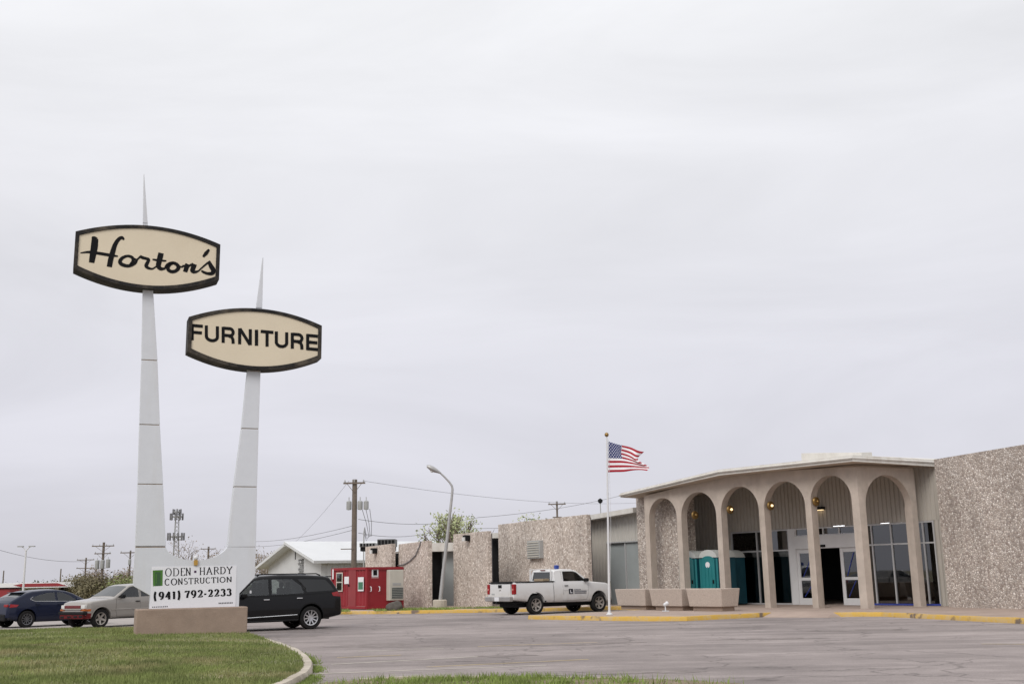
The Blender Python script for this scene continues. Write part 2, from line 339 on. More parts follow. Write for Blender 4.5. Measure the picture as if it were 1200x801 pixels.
# ------------------------------------------------------------------ ground
def smooth(a,b,x):
    t=max(0,min(1,(x-a)/(b-a))); return t*t*(3-2*t)
def gz(x,y): return -.05-3.0*smooth(62,115,y)*smooth(10,38,-x)
ax=[-4000,-2000,-1000,-500,-300]+[-220+10*i for i in range(45)]+[300,500,1000,2000,4000]
ay=[-4000,-1500,-500,-200,-100]+[-60+8*i for i in range(40)]+[300,380,500,800,1500,4000]
b=MB(); b.add([(x,y,gz(x,y)) for y in ay for x in ax],[(j*len(ax)+i,j*len(ax)+i+1,(j+1)*len(ax)+i+1,(j+1)*len(ax)+i) for j in range(len(ay)-1) for i in range(len(ax)-1)])
struct(b.build('ground',M['soil'],smooth=60))
b=MB(); b.add([(-70,-30,0),(70,-30,0),(70,62,0),(-70,62,0)],[(0,1,2,3)]); struct(b.build('parking_lot',M['asphalt']))
b=MB(); b.add([(-60,39.2,.004),(-11.8,39.2,.004),(-14,61,.004),(-60,61,.004)],[(0,1,2,3)]); struct(b.build('gravel_apron',M['apron']))

def offset_path(pts, o):
    r=[]
    for i,p in enumerate(pts):
        a=Vector(pts[max(i-1,0)][:2]); c=Vector(pts[min(i+1,len(pts)-1)][:2]); q=Vector(p[:2])
        d1=(q-a).normalized() if (q-a).length>1e-6 else None; d2=(c-q).normalized() if (c-q).length>1e-6 else None
        if d1 is None: d1=d2
        if d2 is None: d2=d1
        n1=Vector((-d1.y,d1.x)); n2=Vector((-d2.y,d2.x)); m=(n1+n2); m=m.normalized()
        r.append(q+m*(o/max(.4,m.dot(n1))))
    return r
def resample(pts,step):
    out=[]
    for a,c in zip(pts[:-1],pts[1:]):
        a=Vector(a[:2]); c=Vector(c[:2]); n=max(1,int((c-a).length/step))
        out += [a.lerp(c,i/n) for i in range(n)]
    return out+[Vector(pts[-1][:2])]
def catmull(pts,n=8):
    P_=[Vector(p[:2]) for p in pts]; out=[]
    for i in range(len(P_)-1):
        p0=P_[max(i-1,0)];p1=P_[i];p2=P_[i+1];p3=P_[min(i+2,len(P_)-1)]
        for k in range(n):
            t=k/n; out.append(.5*((2*p1)+(p2-p0)*t+(2*p0-5*p1+4*p2-p3)*t*t+(3*p1-p0-3*p2+p3)*t**3))
    return out+[P_[-1]]
def curb(name, pts, mt, wd=.16, h=.15, side=1, jitter=.006, base=-.03):
    """kerb run along pts (face towards the lot), body to the given side"""
    pts=resample(pts,.5); prof=[(0,base),(.008,h-.035),(.03,h),(wd,h),(wd,base)]
    rings=[]
    offs=[offset_path(pts,side*o) for o,_ in prof]
    for i in range(len(pts)):
        j=mnoise.noise(Vector((pts[i].x*.8,pts[i].y*.8,3)))*jitter*2
        rings.append([(offs[k][i].x,offs[k][i].y,z+(j if z>0 else 0)) for k,(o,z) in enumerate(prof)])
    b=MB(); b.loft(rings,True); return struct(b.build(name,mt,recalc=True,smooth=40))

# sidewalk and kerbs of the store
SW=.15
isl=[(.4,42.4),(1.9,40.8),(3.37,39.3),(4.6,38.3),(5.7,37.95),(9.07,40.2)]
walk_front=[(-40,58.0),(-8.4,53.6),(-5.4,52.5),(-.84,51.8),(4.6,51.9),(5.9,50.2),(6.9,48.0),(3.9,45.2)]
right_curb=[(10.89,38.8),(11.7,38.72),(12.4,38.4),(14.1,31.45),(18.0,15.3)]
ins=lambda p:[tuple(q) for q in offset_path(p,.09)]
poly=ins(walk_front)+ins(isl)+[(9.5,40.55),(10.55,39.35)]+ins(right_curb)+[(40,15.3),(40,75),(-40,75)]
def inset_poly(p): return [(q[0],q[1]) for q in p]
b=MB(); b.prism(inset_poly(poly),-.02,SW-.006); struct(b.build('sidewalk',M['walk'],recalc=True))
curb('yellow_kerb',walk_front[0:7],M['yellow'],side=1,wd=.17,h=.15,jitter=.012)
curb('yellow_kerb_island_back',[(6.85,47.95),(3.9,45.2),(.55,42.55)],M['curbc'],side=1)
curb('yellow_kerb_island',isl,M['yellow'],side=1,wd=.17,h=.15,jitter=.012)
curb('yellow_kerb_right',right_curb,M['yellow'],side=1,wd=.17,h=.15,jitter=.012)
b=MB(); b.add([(9.1,40.2,.156),(9.5,40.6,.158),(10.65,39.4,.158),(10.9,38.85,.156),(10.5,38.2,.004),(8.6,39.6,.004),(11.1,38.62,.004),(8.95,39.95,.004)],[(0,5,4,3),(0,3,2,1),(3,4,6),(0,7,5)]); struct(b.build('kerb_ramp',M['walk'],recalc=True))

# lawn with its curved kerb
cp=[G(255,735,.0),G(283,744.5,.0),G(313,752.5,0),G(347,765,0),G(362,775.5,0),G(367,785,0),G(361,795,0),G(350,802,0),G(325,812,0),G(270,822,0),G(120,836,0)]
cpath=catmull([(p.x,p.y) for p in cp],6)
curb('lawn_kerb',cpath,M['curbc'],wd=.17,h=.12,side=-1,jitter=.012)
inner=[(p.x,p.y) for p in offset_path(cpath,-.15)]
lawn_poly=inner+[(-40,inner[-1][1]),(-40,39.0),(-11.6,39.0)]
def lawn_h(x,y): return .10+.14*smooth(2,9,-x-2.2)*smooth(8,22,y)*smooth(40,33,y)+.015*mnoise.noise(Vector((x*.5,y*.5,0)))
from mathutils.geometry import tessellate_polygon
def inside(p,x,y):
    c=False; n=len(p)
    for i in range(n):
        x1,y1=p[i]; x2,y2=p[(i+1)%n]
        if (y1>y)!=(y2>y) and x<(x2-x1)*(y-y1)/(y2-y1)+x1: c=not c
    return c
bm=bmesh.new(); lv=[bm.verts.new((x,y,0)) for x,y in lawn_poly]; bm.faces.new(lv)
bmesh.ops.triangulate(bm,faces=bm.faces[:])
for xc in [-i*1.2 for i in range(1,34)]: bmesh.ops.bisect_plane(bm,geom=bm.verts[:]+bm.edges[:]+bm.faces[:],plane_co=(xc,0,0),plane_no=(1,0,0))
for yc in [8+i*1.2 for i in range(27)]: bmesh.ops.bisect_plane(bm,geom=bm.verts[:]+bm.edges[:]+bm.faces[:],plane_co=(0,yc,0),plane_no=(0,1,0))
for v in bm.verts: v.co.z=lawn_h(v.co.x,v.co.y)
bmesh.ops.recalc_face_normals(bm,faces=bm.faces)
me=bpy.data.meshes.new('lawn'); bm.to_mesh(me); bm.free(); me.materials.append(M['lawn']); lw=link('lawn',me); struct(lw)
if me.polygons[0].normal.z<0: me.flip_normals()

def blades(name,pts,hmin,hmax,wd,mt,lean=.5):
    """grass blades, one thin triangle each; pts = N x 3"""
    n=len(pts); pts=np.array(pts); ang=np.random.rand(n)*2*np.pi; h=hmin+(hmax-hmin)*np.random.rand(n)**1.6; wv=wd*(.6+.8*np.random.rand(n))
    dx=np.cos(ang)*wv; dy=np.sin(ang)*wv; la=np.random.rand(n)*2*np.pi; ll=h*lean*np.random.rand(n)
    v=np.empty((n,3,3)); v[:,0]=pts+np.c_[-dx,-dy,np.zeros(n)]; v[:,1]=pts+np.c_[dx,dy,np.zeros(n)]; v[:,2]=pts+np.c_[np.cos(la)*ll,np.sin(la)*ll,h]
    me=bpy.data.meshes.new(name); me.vertices.add(3*n); me.vertices.foreach_set('co',v.reshape(-1)); me.loops.add(3*n); me.loops.foreach_set('vertex_index',np.arange(3*n)); me.polygons.add(n); me.polygons.foreach_set('loop_start',np.arange(n)*3); me.update(calc_edges=True); me.validate()
    me.materials.append(mt); return stuff(link(name,me))
pts=[]
while len(pts)<150000:
    y=15+24*random.random()**1.25; x=-2.0-(y*.50)*random.random()
    if not inside(lawn_poly,x,y): continue
    k=mnoise.noise(Vector((x*.55,y*.55,9)))
    if random.random()<.25+1.1*max(0,k+.35): pts.append((x,y,lawn_h(x,y)-.004))
g=blades('lawn_grass',pts,.025,.085,.010,M['grass']); g['label']='patchy green lawn grass around the pylon sign'
# foreground verge
vb=G(378,795,0); 
vp=[G(x,y,.03) for x,y in ((380,799),(420,796),(480,794),(590,793),(735,794),(800,796),(868,800),(900,812))]
verge=[(p.x,p.y) for p in vp]+[(4.6,8),(-3.9,8)]
b=MB(); b.prism(verge,-.03,.03); struct(b.build('verge',mat('verge_dirt',(.20,.155,.105),.95,.3,3,.8,25,dirt=(.13,.12,.05),dirt_amt=.6),recalc=True))
curb('verge_kerb',[(p.x,p.y+.12) for p in vp[1:5]],M['curbc'],wd=.12,h=.045,side=-1,jitter=.02)
pts=[]; xl,xr=vp[0].x,vp[4].x
clumps=[(xl+(xr-xl)*random.random(),vp[3].y-.1-1.6*random.random()**1.5,.05+.16*random.random()) for _ in range(38)]
while len(pts)<4200:
    c=random.choice(clumps); x=random.gauss(c[0],c[2]*1.6); y=random.gauss(c[1],c[2])
    if inside(verge,x,y): pts.append((x,y,.03))
for _ in range(1200):
    x=xl+(vp[6].x-xl)*random.random(); y=vp[3].y-2*random.random()
    if inside(verge,x,y): pts.append((x,y,.03))
g=blades('verge_grass',pts,.02,.13,.008,M['weed'],.9); g['label']='tufts of green grass along the near kerb'
pts=[]
for _ in range(7000):
    i=random.randrange(len(cpath)-1); a=cpath[i].lerp(cpath[i+1],random.random()); o=random.gauss(.10,.10)
    k=mnoise.noise(Vector((a.x*1.3,a.y*1.3,2)))
    if k>-.05: pts.append((a.x+abs(o)*.8-.03,a.y+random.gauss(0,.05),0.0))
g=blades('kerb_weeds',pts,.02,.08,.008,M['weed'],.7); g['label']='weeds growing in the joint of the curved kerb'
# faded paint lines on the lot (flat print, 4 mm sheets)
M['faint']=mat('worn_line_paint',(.46,.42,.36),.9,.25,3,dirt=(.30,.263,.252),dirt_amt=.55)
M['faint_y']=mat('worn_yellow_line_paint',(.46,.36,.20),.9,.25,3,dirt=(.30,.263,.252),dirt_amt=.9)
def line(p,q,wd,mt,z=.004):
    p=Vector(p[:2]);q=Vector(q[:2]); n=Vector((-(q-p).y,(q-p).x)).normalized()*wd/2
    b=MB(); b.add([(*(p-n),z),(*(q-n),z),(*(q+n),z),(*(p+n),z)],[(0,1,2,3)]); return struct(b.build('painted_line',mt,recalc=True))
for (a,c) in (((388,778),(560,769)),((372,789),(640,779)),((420,763),(520,759))): line(G(*a),G(*c),.11,M['faint'])
def stain(px,py,rx,ry,seed,mt):
    c=G(px,py); rs=random.Random(seed); n=26; ph=[rs.random()*6 for _ in range(4)]
    v=[]
    for k in range(n):
        a=2*math.pi*k/n; q=1+.25*math.sin(2*a+ph[0])+.2*math.sin(3*a+ph[1])+.12*math.sin(7*a+ph[2]); v.append((c.x+rx*q*math.cos(a),c.y+ry*q*math.sin(a),.003+seed*.0002))
    b=MB(); b.add(v,[tuple(range(n))]); return struct(b.build('asphalt_patch',mt,recalc=True))
M['patch']=mat('patched_asphalt',(.20,.17,.16),.95,.22,5,.5,60,dirt=(.30,.263,.252),dirt_amt=.9)
for i,(px,py,rx,ry) in enumerate(((437,756,1.1,.7),(470,757,.8,.35),(672,754,1.6,.4),(760,787,.7,.35),(590,768,.5,.3),(900,748,1.3,.25),(1010,738,1.5,.3),(330,746,.8,.4))): stain(px,py,rx,ry,i,M['patch'])
for (a,c) in (((395,770),(470,767)),((500,781),(690,772)),((560,757),(700,752))): line(G(*a),G(*c),.10,M['faint_y'])
line(G(1150,754),G(1215,754.5),.10,M['faint_y'])

# ------------------------------------------------------------------ furniture store
ARC=(-.6,.8); INW=(.8,.6)                     # facade direction (to the far left) and inward normal
store=thing('furniture_store','long low store building with exposed aggregate panels and an arched concrete entrance','building',(10,50,SW))
def W(b_): return b_
def panel(name,p_right,dr,length,z0,ztr,ztl,mt,th=.45,cast=0):
    """upright slab from p_right along dr, thickness inward; top height at right and left ends"""
    n=(-dr[1]*-1, dr[0]*-1)                    # inward = right-hand turn of dr
    n=(dr[1],-dr[0])
    a=p_right; c=(a[0]+dr[0]*length,a[1]+dr[1]*length)
    m=max(1,int(round(length/cast))) if cast else 1
    for k in range(m):
        f0,f1=k/m,(k+1)/m; g=.008/length
        if k: f0+=g
        if k<m-1: f1-=g
        q0=(a[0]+dr[0]*length*f0,a[1]+dr[1]*length*f0); q1=(a[0]+dr[0]*length*f1,a[1]+dr[1]*length*f1); jz=random.uniform(-.012,.012) if m>1 else 0
        pl=[q0,q1,(q1[0]+n[0]*th,q1[1]+n[1]*th),(q0[0]+n[0]*th,q0[1]+n[1]*th)]
        b=MB(); b.prism(pl,z0,[ztr+(ztl-ztr)*f0+jz,ztr+(ztl-ztr)*f1+jz,ztr+(ztl-ztr)*f1+jz,ztr+(ztl-ztr)*f0+jz]); o=b.build(name,mt,store,recalc=True,bevel=.012)
    if m>1:
        b=MB(); pl=[(a[0]+dr[0]*.1+n[0]*(th+.01),a[1]+dr[1]*.1+n[1]*(th+.01)),(c[0]-dr[0]*.1+n[0]*(th+.01),c[1]-dr[1]*.1+n[1]*(th+.01)),(c[0]-dr[0]*.1+n[0]*(th+.1),c[1]-dr[1]*.1+n[1]*(th+.1)),(a[0]+dr[0]*.1+n[0]*(th+.1),a[1]+dr[1]*.1+n[1]*(th+.1))]
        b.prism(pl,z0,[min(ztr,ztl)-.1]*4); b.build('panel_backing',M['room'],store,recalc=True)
    return o
def panel_px(pxr,d_r,pxl,ytr,ytl,mt,dr=None,th=.24,cast=0):
    """slab whose right top corner is at pixel (pxr, ytr) at depth d_r and whose left end falls on pixel column pxl"""
    dr=dr or (-.5,.866); a=P(pxr,ytr,d_r)
    lo=0;hi=40
    for _ in range(40):
        m=(lo+hi)/2; q=(a.x+dr[0]*m,a.y+dr[1]*m)
        rx=P(pxl,ytl,q[1]).x
        if q[0]>rx: lo=m
        else: hi=m
    zl=P(pxl,ytl,a.y+dr[1]*lo).z
    return panel('stone_panel',(a.x,a.y),dr,lo,SW-.1,a.z,zl,mt,th,cast),a,dr,lo,zl
p3=panel_px(687,53.0,583.6,602.4,614.2,M['agg'],cast=2.2)
p2=panel_px(571,56.4,531,621.9,625.6,M['agg'],cast=2.2)
p1=panel_px(501.5,57.6,467,633.0,637.3,M['agg'])
p0=panel_px(458.8,60.5,428,636.6,640.5,M['agg'])
# left face of the deep mass behind the panels, dark glass and boards in the gaps, fascia above them
def wall_px(name,x0,x1,y0,y1,d,mt,th=.2,parent=store):
    """flat wall facing the camera side, spanning pixel columns x0..x1 at depth d; y0 top pixel row; reaches the walk"""
    a=P(x0,y0,d); c=P(x1,y0,d); z1=P((x0+x1)/2,y0,d).z
    z0=SW-.05 if y1 is None else P((x0+x1)/2,y1,d).z
    b=MB(); b.prism([(a.x,d),(c.x,d),(c.x,d+th),(a.x,d+th)],z0,z1); return b.build(name,mt,parent,recalc=True)
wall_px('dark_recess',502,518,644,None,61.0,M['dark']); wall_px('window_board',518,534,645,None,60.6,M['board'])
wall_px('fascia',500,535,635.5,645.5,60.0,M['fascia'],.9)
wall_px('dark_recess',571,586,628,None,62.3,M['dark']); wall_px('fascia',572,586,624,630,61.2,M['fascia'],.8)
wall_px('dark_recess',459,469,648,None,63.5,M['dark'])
wall_px('back_wall',432,470,650,None,66.5,M['siding_lt'])
# body and flat roof behind (never above the fascias)
b=MB(); b.prism([(-7.6,67),(-4.6,61.6),(-.9,63),(4.2,58.2),(8.5,58.5),(24,46.5),(40,46.5),(40,95),(-7.6,95)],2.9,3.2); b.build('flat_roof',M['fascia'],store,recalc=True)
# recess with siding and boarded windows, between the last plain panel and the porch
ra=P(751,640,54.2); rdir=ARC
t690,_=onplane(686,640,(ra.x,ra.y),rdir)
def ribbed(name,p0_,dr,t0,t1,z0,z1,mt,pitch=.22,depth=.035,parent=store,z0b=None,z1b=None):
    """vertically ribbed sheet: real ribs; z may differ at its two ends"""
    n=Vector((-dr[1],dr[0])) ; n=Vector((dr[1],-dr[0])); n=n if n.dot(Vector((p0_[0],p0_[1])))>0 else -n
    z0b=z0 if z0b is None else z0b; z1b=z1 if z1b is None else z1b
    cnt=max(1,int(abs(t1-t0)/pitch)); xs=[]
    for i in range(cnt):
        a=t0+(t1-t0)*i/cnt; s=(t1-t0)/cnt
        xs += [(a,0),(a+s*.55,0),(a+s*.65,depth),(a+s*.9,depth)]
    xs.append((t1,0)); vs=[];fs=[]
    for t_,o in xs:
        k=(t_-t0)/(t1-t0); q=Vector(p0_[:2])+Vector(dr)*t_+n*o
        vs += [(q.x,q.y,z0+(z0b-z0)*k),(q.x,q.y,z1+(z1b-z1)*k)]
    for i in range(len(xs)-1): fs.append((2*i,2*i+2,2*i+3,2*i+1))
    b=MB(); b.add(vs,fs); o=b.build(name,mt,parent); m=o.modifiers.new('thickness','SOLIDIFY'); m.thickness=.03; m.offset=0; return o
def zat(px,py,p0_,dr): return onplane(px,py,p0_,dr)[1]
rp=(ra.x,ra.y)
zt0=zat(749,600,rp,rdir); zt1=zat(690,611,rp,rdir); zw0=zat(749,634,rp,rdir); zw1=zat(711,635.5,rp,rdir)
t711,_=onplane(711,640,rp,rdir)
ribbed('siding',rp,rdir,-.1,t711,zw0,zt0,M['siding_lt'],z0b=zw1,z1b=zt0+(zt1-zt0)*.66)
ribbed('siding',rp,rdir,t711,t690,SW-.05,zt0+(zt1-zt0)*.66,M['siding'],z1b=zt1)  # darker siding tone paints in the shade beside the stone panel
def slab(name,p0_,dr,t0,t1,z0,z1,f,k,mt,parent=store,bevel=0,**kw):
    n=Vector((dr[1],-dr[0])); n=n if n.dot(Vector((p0_[0],p0_[1])))>0 else -n
    q=Vector(p0_[:2]); d_=Vector(dr); b=MB()
    b.prism([tuple(q+d_*t0+n*f),tuple(q+d_*t1+n*f),tuple(q+d_*t1+n*k),tuple(q+d_*t0+n*k)],z0,z1); return b.build(name,mt,parent,recalc=True,bevel=bevel,**kw)
t731,_=onplane(732.5,660,rp,rdir)
slab('window_board',rp,rdir,-.1,t731-.03,SW-.05,zw0,.10,.2,M['board']); slab('window_board',rp,rdir,t731+.03,t711,SW-.05,zw1,.16,.26,M['board'])
slab('mullion',rp,rdir,t731-.035,t731+.035,SW-.05,(zw0+zw1)/2,.03,.2,M['alum'])
slab('mullion',rp,rdir,-.1,t711,zw0-.01,zw0+.05,-.02,.2,M['alum'])
fz=[zt0-.05,zt1-.05]
n=Vector((.8,.6)); q=Vector(rp); d_=Vector(rdir)
b=MB(); pl=[tuple(q-d_*.3-n*.7),tuple(q+d_*(t690+.3)-n*.7),tuple(q+d_*(t690+.3)+n*3),tuple(q-d_*.3+n*3)]
b.prism(pl,[zt0-.04,zt1-.04,zt1-.02,zt0-.02],[zt0+.2,zt1+.2,zt1+.5,zt0+.5]); b.build('recess_roof',M['fascia'],store,recalc=True)

# --- arcade
C5=Vector((13.12,42.1)); SP=2.4; Dv=Vector(ARC); Nv=Vector(INW)
cols=[C5+Dv*(SP*k-(.32 if k==5 else 0)) for k in range(5,-1,-1)]      # far left -> corner
C6=Vector((15.68,43.4)); 
AT=.37; PWD=.29; z_top=lambda px_:0
soff=[]                                         # height of the arcade's top at each column, from the soffit line in the photo
for c,(px,py) in zip(cols,((762,580.5),(806,570.4),(851,559.8),(903,553),(957,549.3),(1010,546.5))):
    soff.append(P(px,py,c.y).z)
z6=P(1084,548,C6.y).z
def arch(a,c,za,zc,crown,nrm,name='arch',p0=None,p1=None,at=None):
    """spandrel of one bay above its springing, from column centre to column centre, real depth"""
    p0=PWD/2 if p0 is None else p0; p1=PWD/2 if p1 is None else p1; at=at or AT
    d_=(c-a); L_=d_.length; d_=d_/L_; r=(L_-p0-p1)/2; zs=crown-r*1.0; mid=p0+r; K=20
    pts=[(p0,zs)]+[(mid-r*math.cos(math.pi*k/K),zs+r*math.sin(math.pi*k/K)) for k in range(1,K)]+[(L_-p1,zs)]
    top=lambda t:za+(zc-za)*t/L_
    f=MB(); 
    low=[(0,zs)]+pts+[(L_,zs)]
    for o in (0,at):
        base=len(f.v)
        for t,z in low:
            q=a+d_*t+nrm*o; f.v += [(q.x,q.y,z),(q.x,q.y,top(t))]
        for i in range(len(low)-1):
            i0=base+2*i; f.f.append((i0,i0+2,i0+3,i0+1))
    n=2*len(low)
    for i in range(len(low)-1):                 # intrados and top
        f.f.append((2*i,2*i+2,2*i+2+n,2*i+n)); f.f.append((2*i+1,2*i+3,2*i+3+n,2*i+1+n))
    return f.build(name,M['arc'],store,recalc=True,smooth=30),zs
def column(c,dr,nrm,z1,L0=PWD,off=0):
    b=MB(); d_=Vector(dr)
    def ring(wd,z,dep):
        h=wd/2; return [(*(c+d_*(-h)+nrm*0),z),(*(c+d_*h+nrm*0),z),(*(c+d_*h+nrm*dep),z),(*(c+d_*(-h)+nrm*dep),z)]
    b.loft([ring(L0,SW-.05,AT),ring(L0,z1,AT)]); return b.build('column',M['arc'],store,recalc=True,bevel=.02)
crowns=[P(783,583,(cols[0].y+cols[1].y)/2).z,P(826,576,(cols[1].y+cols[2].y)/2).z,P(871,569.5,(cols[2].y+cols[3].y)/2).z,P(922,563.5,(cols[3].y+cols[4].y)/2).z,P(977,556.5,(cols[4].y+cols[5].y)/2).z]
zss=[]; CP=.33
for i in range(5):
    o,zs=arch(cols[i],cols[i+1],soff[i],soff[i+1],crowns[i],Nv,p1=(CP if i==4 else None)); zss.append(zs)
CZ=P(1041,556,(C5.y+C6.y)/2).z
d6=(C6-C5).normalized(); n6=Vector((-d6.y,d6.x)); n6=n6 if n6.y>0 else -n6
a6=C5+d6*.0; o,zs6=arch(C5,C6,soff[5]-.002,z6,CZ,n6,p0=CP,at=CP)
h=PWD/2
for i in range(5):
    zl_=zss[max(i-1,0)]; zr_=zss[min(i,4)]; c=cols[i]; b=MB(); d_=Vector(ARC); rt0=h if i<5 else 0
    def half(t0,t1,z0,z1): b.prism([tuple(c+d_*t0),tuple(c+d_*t1),tuple(c+d_*t1+Nv*AT),tuple(c+d_*t0+Nv*AT)],z0,z1)
    half(h,-rt0,SW-.05,min(zl_,zr_))
    if zl_>zr_+1e-4: half(h,0,zr_,zl_)
    elif zr_>zl_+1e-4: half(0,-rt0,zl_,zr_)
    b.build('column',M['arc'],store)
b=MB(); dA=Vector(ARC); zlo=min(zs6,zss[4]); b.prism([tuple(C5),tuple(C5+dA*CP),tuple(C5+dA*CP+d6*CP),tuple(C5+d6*CP)],SW-.05,zlo)
b.prism([tuple(C5+Nv*.001),tuple(C5+dA*(CP-.001)+Nv*.001),tuple(C5+dA*(CP-.001)+d6*(CP-.002)),tuple(C5+d6*(CP-.002)+dA*.002)],zlo,max(zs6,zss[4])-.001); b.build('column',M['arc'],store)
b=MB(); b.prism([tuple(C6-d6*h),tuple(C6+d6*h),tuple(C6+d6*h+n6*AT),tuple(C6-d6*h+n6*AT)],SW-.05,zs6); b.prism([tuple(C6),tuple(C6+d6*h),tuple(C6+d6*h+n6*AT),tuple(C6+n6*AT)],zs6,z6); b.build('column',M['arc'],store)
# left end return of the arcade towards the stone pier
slab('porch_side',tuple(cols[0]),ARC,0,PWD/2,zss[0],soff[0],0,AT,M['arc'])
# stone pier behind the first bay
pier_r=Vector((8.75,50.55))
panel('stone_panel',tuple(Vector((P(747.5,640,53.4).x,53.4))-Vector(ARC)*3.35),ARC,3.35,SW-.1,5.35,5.3,M['agg_wall'],.5)
# --- porch roof: eave polyline T-K-C-R in the photo
T=P(727,580,52.4);K_=P(843,553.2,46.7);Cc=P(999,536.5,41.2);Rr=P(1098,542.5,43.3)
eave=[T,K_,Cc,Rr]
zb=[P(729,582.5,52.4).z,P(843,556.6,46.7).z,P(999,540.2,41.2).z,P(1098,546.5,43.3).z]
ztp=[P(727,577.6,52.4).z,P(843,549.8,46.7).z,P(999,533,41.2).z,P(1098,538.6,43.3).z]
back=[Vector((T.x,T.y))+Nv*6.0+Vector(ARC)*.5,Vector((K_.x,K_.y))+Nv*8,Vector((Cc.x,Cc.y))+Nv*8+Vector(ARC)*-.0,Vector((Rr.x,Rr.y))+Nv*3]
rf=thing_roof=None
b=MB()
vs=[];
for p,z0_,z1_ in zip(eave,zb,ztp): vs += [(p.x,p.y,z0_),(p.x,p.y,z1_)]
for p,z0_,z1_ in zip(back,zb,ztp): vs += [(p.x,p.y,z0_-.02),(p.x,p.y,z1_+.12)]
fs=[]
for i in range(3):
    a=2*i; fs += [(a,a+2,a+3,a+1),(a+1,a+3,a+11,a+9),(a,a+8,a+10,a+2),(a+8,a+9,a+11,a+10)]
fs += [(0,1,9,8),(6,14,15,7)]
b.add(vs,fs); roof=b.build('porch_roof',M['soffit'],store,recalc=True)
rm=roof.data; rm.materials.append(M['fascia'])
for p in rm.polygons:
    if p.normal.z>-.5: p.material_index=1
# thin gutter bead under the top edge
gp=[(p.x-.05*Nv.x,p.y-.05*Nv.y,z-.10) for p,z in zip(eave,ztp)]
b=MB(); b.tube(gp,.05,6); b.build('gutter',M['fascia'],roof)
b=MB(); b.prism([tuple(Vector((10.35,44.3))+Nv*2.0),tuple(Vector((12.1,41.95))+Nv*2.0),tuple(Vector((12.1,41.95))+Nv*2.7),tuple(Vector((10.35,44.3))+Nv*2.7)],5.9,[P(952,532.5,46).z+.02,P(1008,529.5,43).z,P(1008,529.5,43).z+.05,P(952,532.5,46).z+.07]); b.build('roof_hatch',M['fascia'],roof,recalc=True)

# --- glazed back wall of the porch
BP=(16.3,43.8); BD=ARC
def bt(px,py=665): return onplane(px,py,BP,BD)[0]
def bz(px,py): return onplane(px,py,BP,BD)[1]
zg=bz(1003,614.5); zg2=bz(1060,608.5); zgl=bz(884,622)
ztr=bz(1048,637); zfl=SW
xs_=[bt(p) for p in (1101,1012,929,859)]
t_end=bt(768,640)
zs_top=5.75
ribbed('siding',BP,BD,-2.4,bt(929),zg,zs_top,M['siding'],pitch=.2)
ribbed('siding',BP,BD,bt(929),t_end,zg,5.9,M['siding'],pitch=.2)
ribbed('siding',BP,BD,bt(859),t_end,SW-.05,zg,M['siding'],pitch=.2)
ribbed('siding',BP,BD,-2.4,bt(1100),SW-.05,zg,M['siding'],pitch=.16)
def window(t0,t1,z0,z1,muls,rails,name='window',fr=M['alum'],fw=.06):
    """framed glazing on the back wall: frame, mullions and rails as bars, each pane a sub-part"""
    f=MB(); q=Vector(BP); d_=Vector(BD)
    def bar(a,c,y0,y1,fo,bo): f.prism([tuple(q+d_*a+Nv*fo),tuple(q+d_*c+Nv*fo),tuple(q+d_*c+Nv*bo),tuple(q+d_*a+Nv*bo)],y0,y1)
    bar(t0,t0+fw,z0,z1,-.03,.08); bar(t1-fw,t1,z0,z1,-.03,.08); bar(t0+fw,t1-fw,z1-fw,z1,-.028,.078); bar(t0+fw,t1-fw,z0,z0+fw,-.028,.078)
    ms=sorted(muls)
    for m in ms: bar(m-fw/2,m+fw/2,z0+fw,z1-fw,-.032,.082)
    edges=[t0]+ms+[t1]
    for r_ in rails:
        for a,c in zip(edges[:-1],edges[1:]): bar(a+fw/2+.03*(a==t0),c-fw/2-.03*(c==t1),r_-.03,r_+.03,-.026,.076)
    o=f.build(name,fr,store,recalc=True)
    zz=[z0]+sorted(rails)+[z1]
    for a,c in zip(edges[:-1],edges[1:]):
        for y0,y1 in zip(zz[:-1],zz[1:]):
            g=MB(); g.prism([tuple(q+d_*(a+.02)+Nv*.02),tuple(q+d_*(c-.02)+Nv*.02),tuple(q+d_*(c-.02)+Nv*.028),tuple(q+d_*(a+.02)+Nv*.028)],y0+.02,y1-.02); g.build('pane',M['glass'],o,recalc=True)
    return o
window(bt(1099.5),bt(1011.5),zfl,zg-.01,[bt(1086),bt(1071.7),bt(1048),bt(1025)],[ztr])
window(bt(905+22),bt(859),zfl,zg-.01,[bt(905),bt(889)],[bz(890,645.5)])
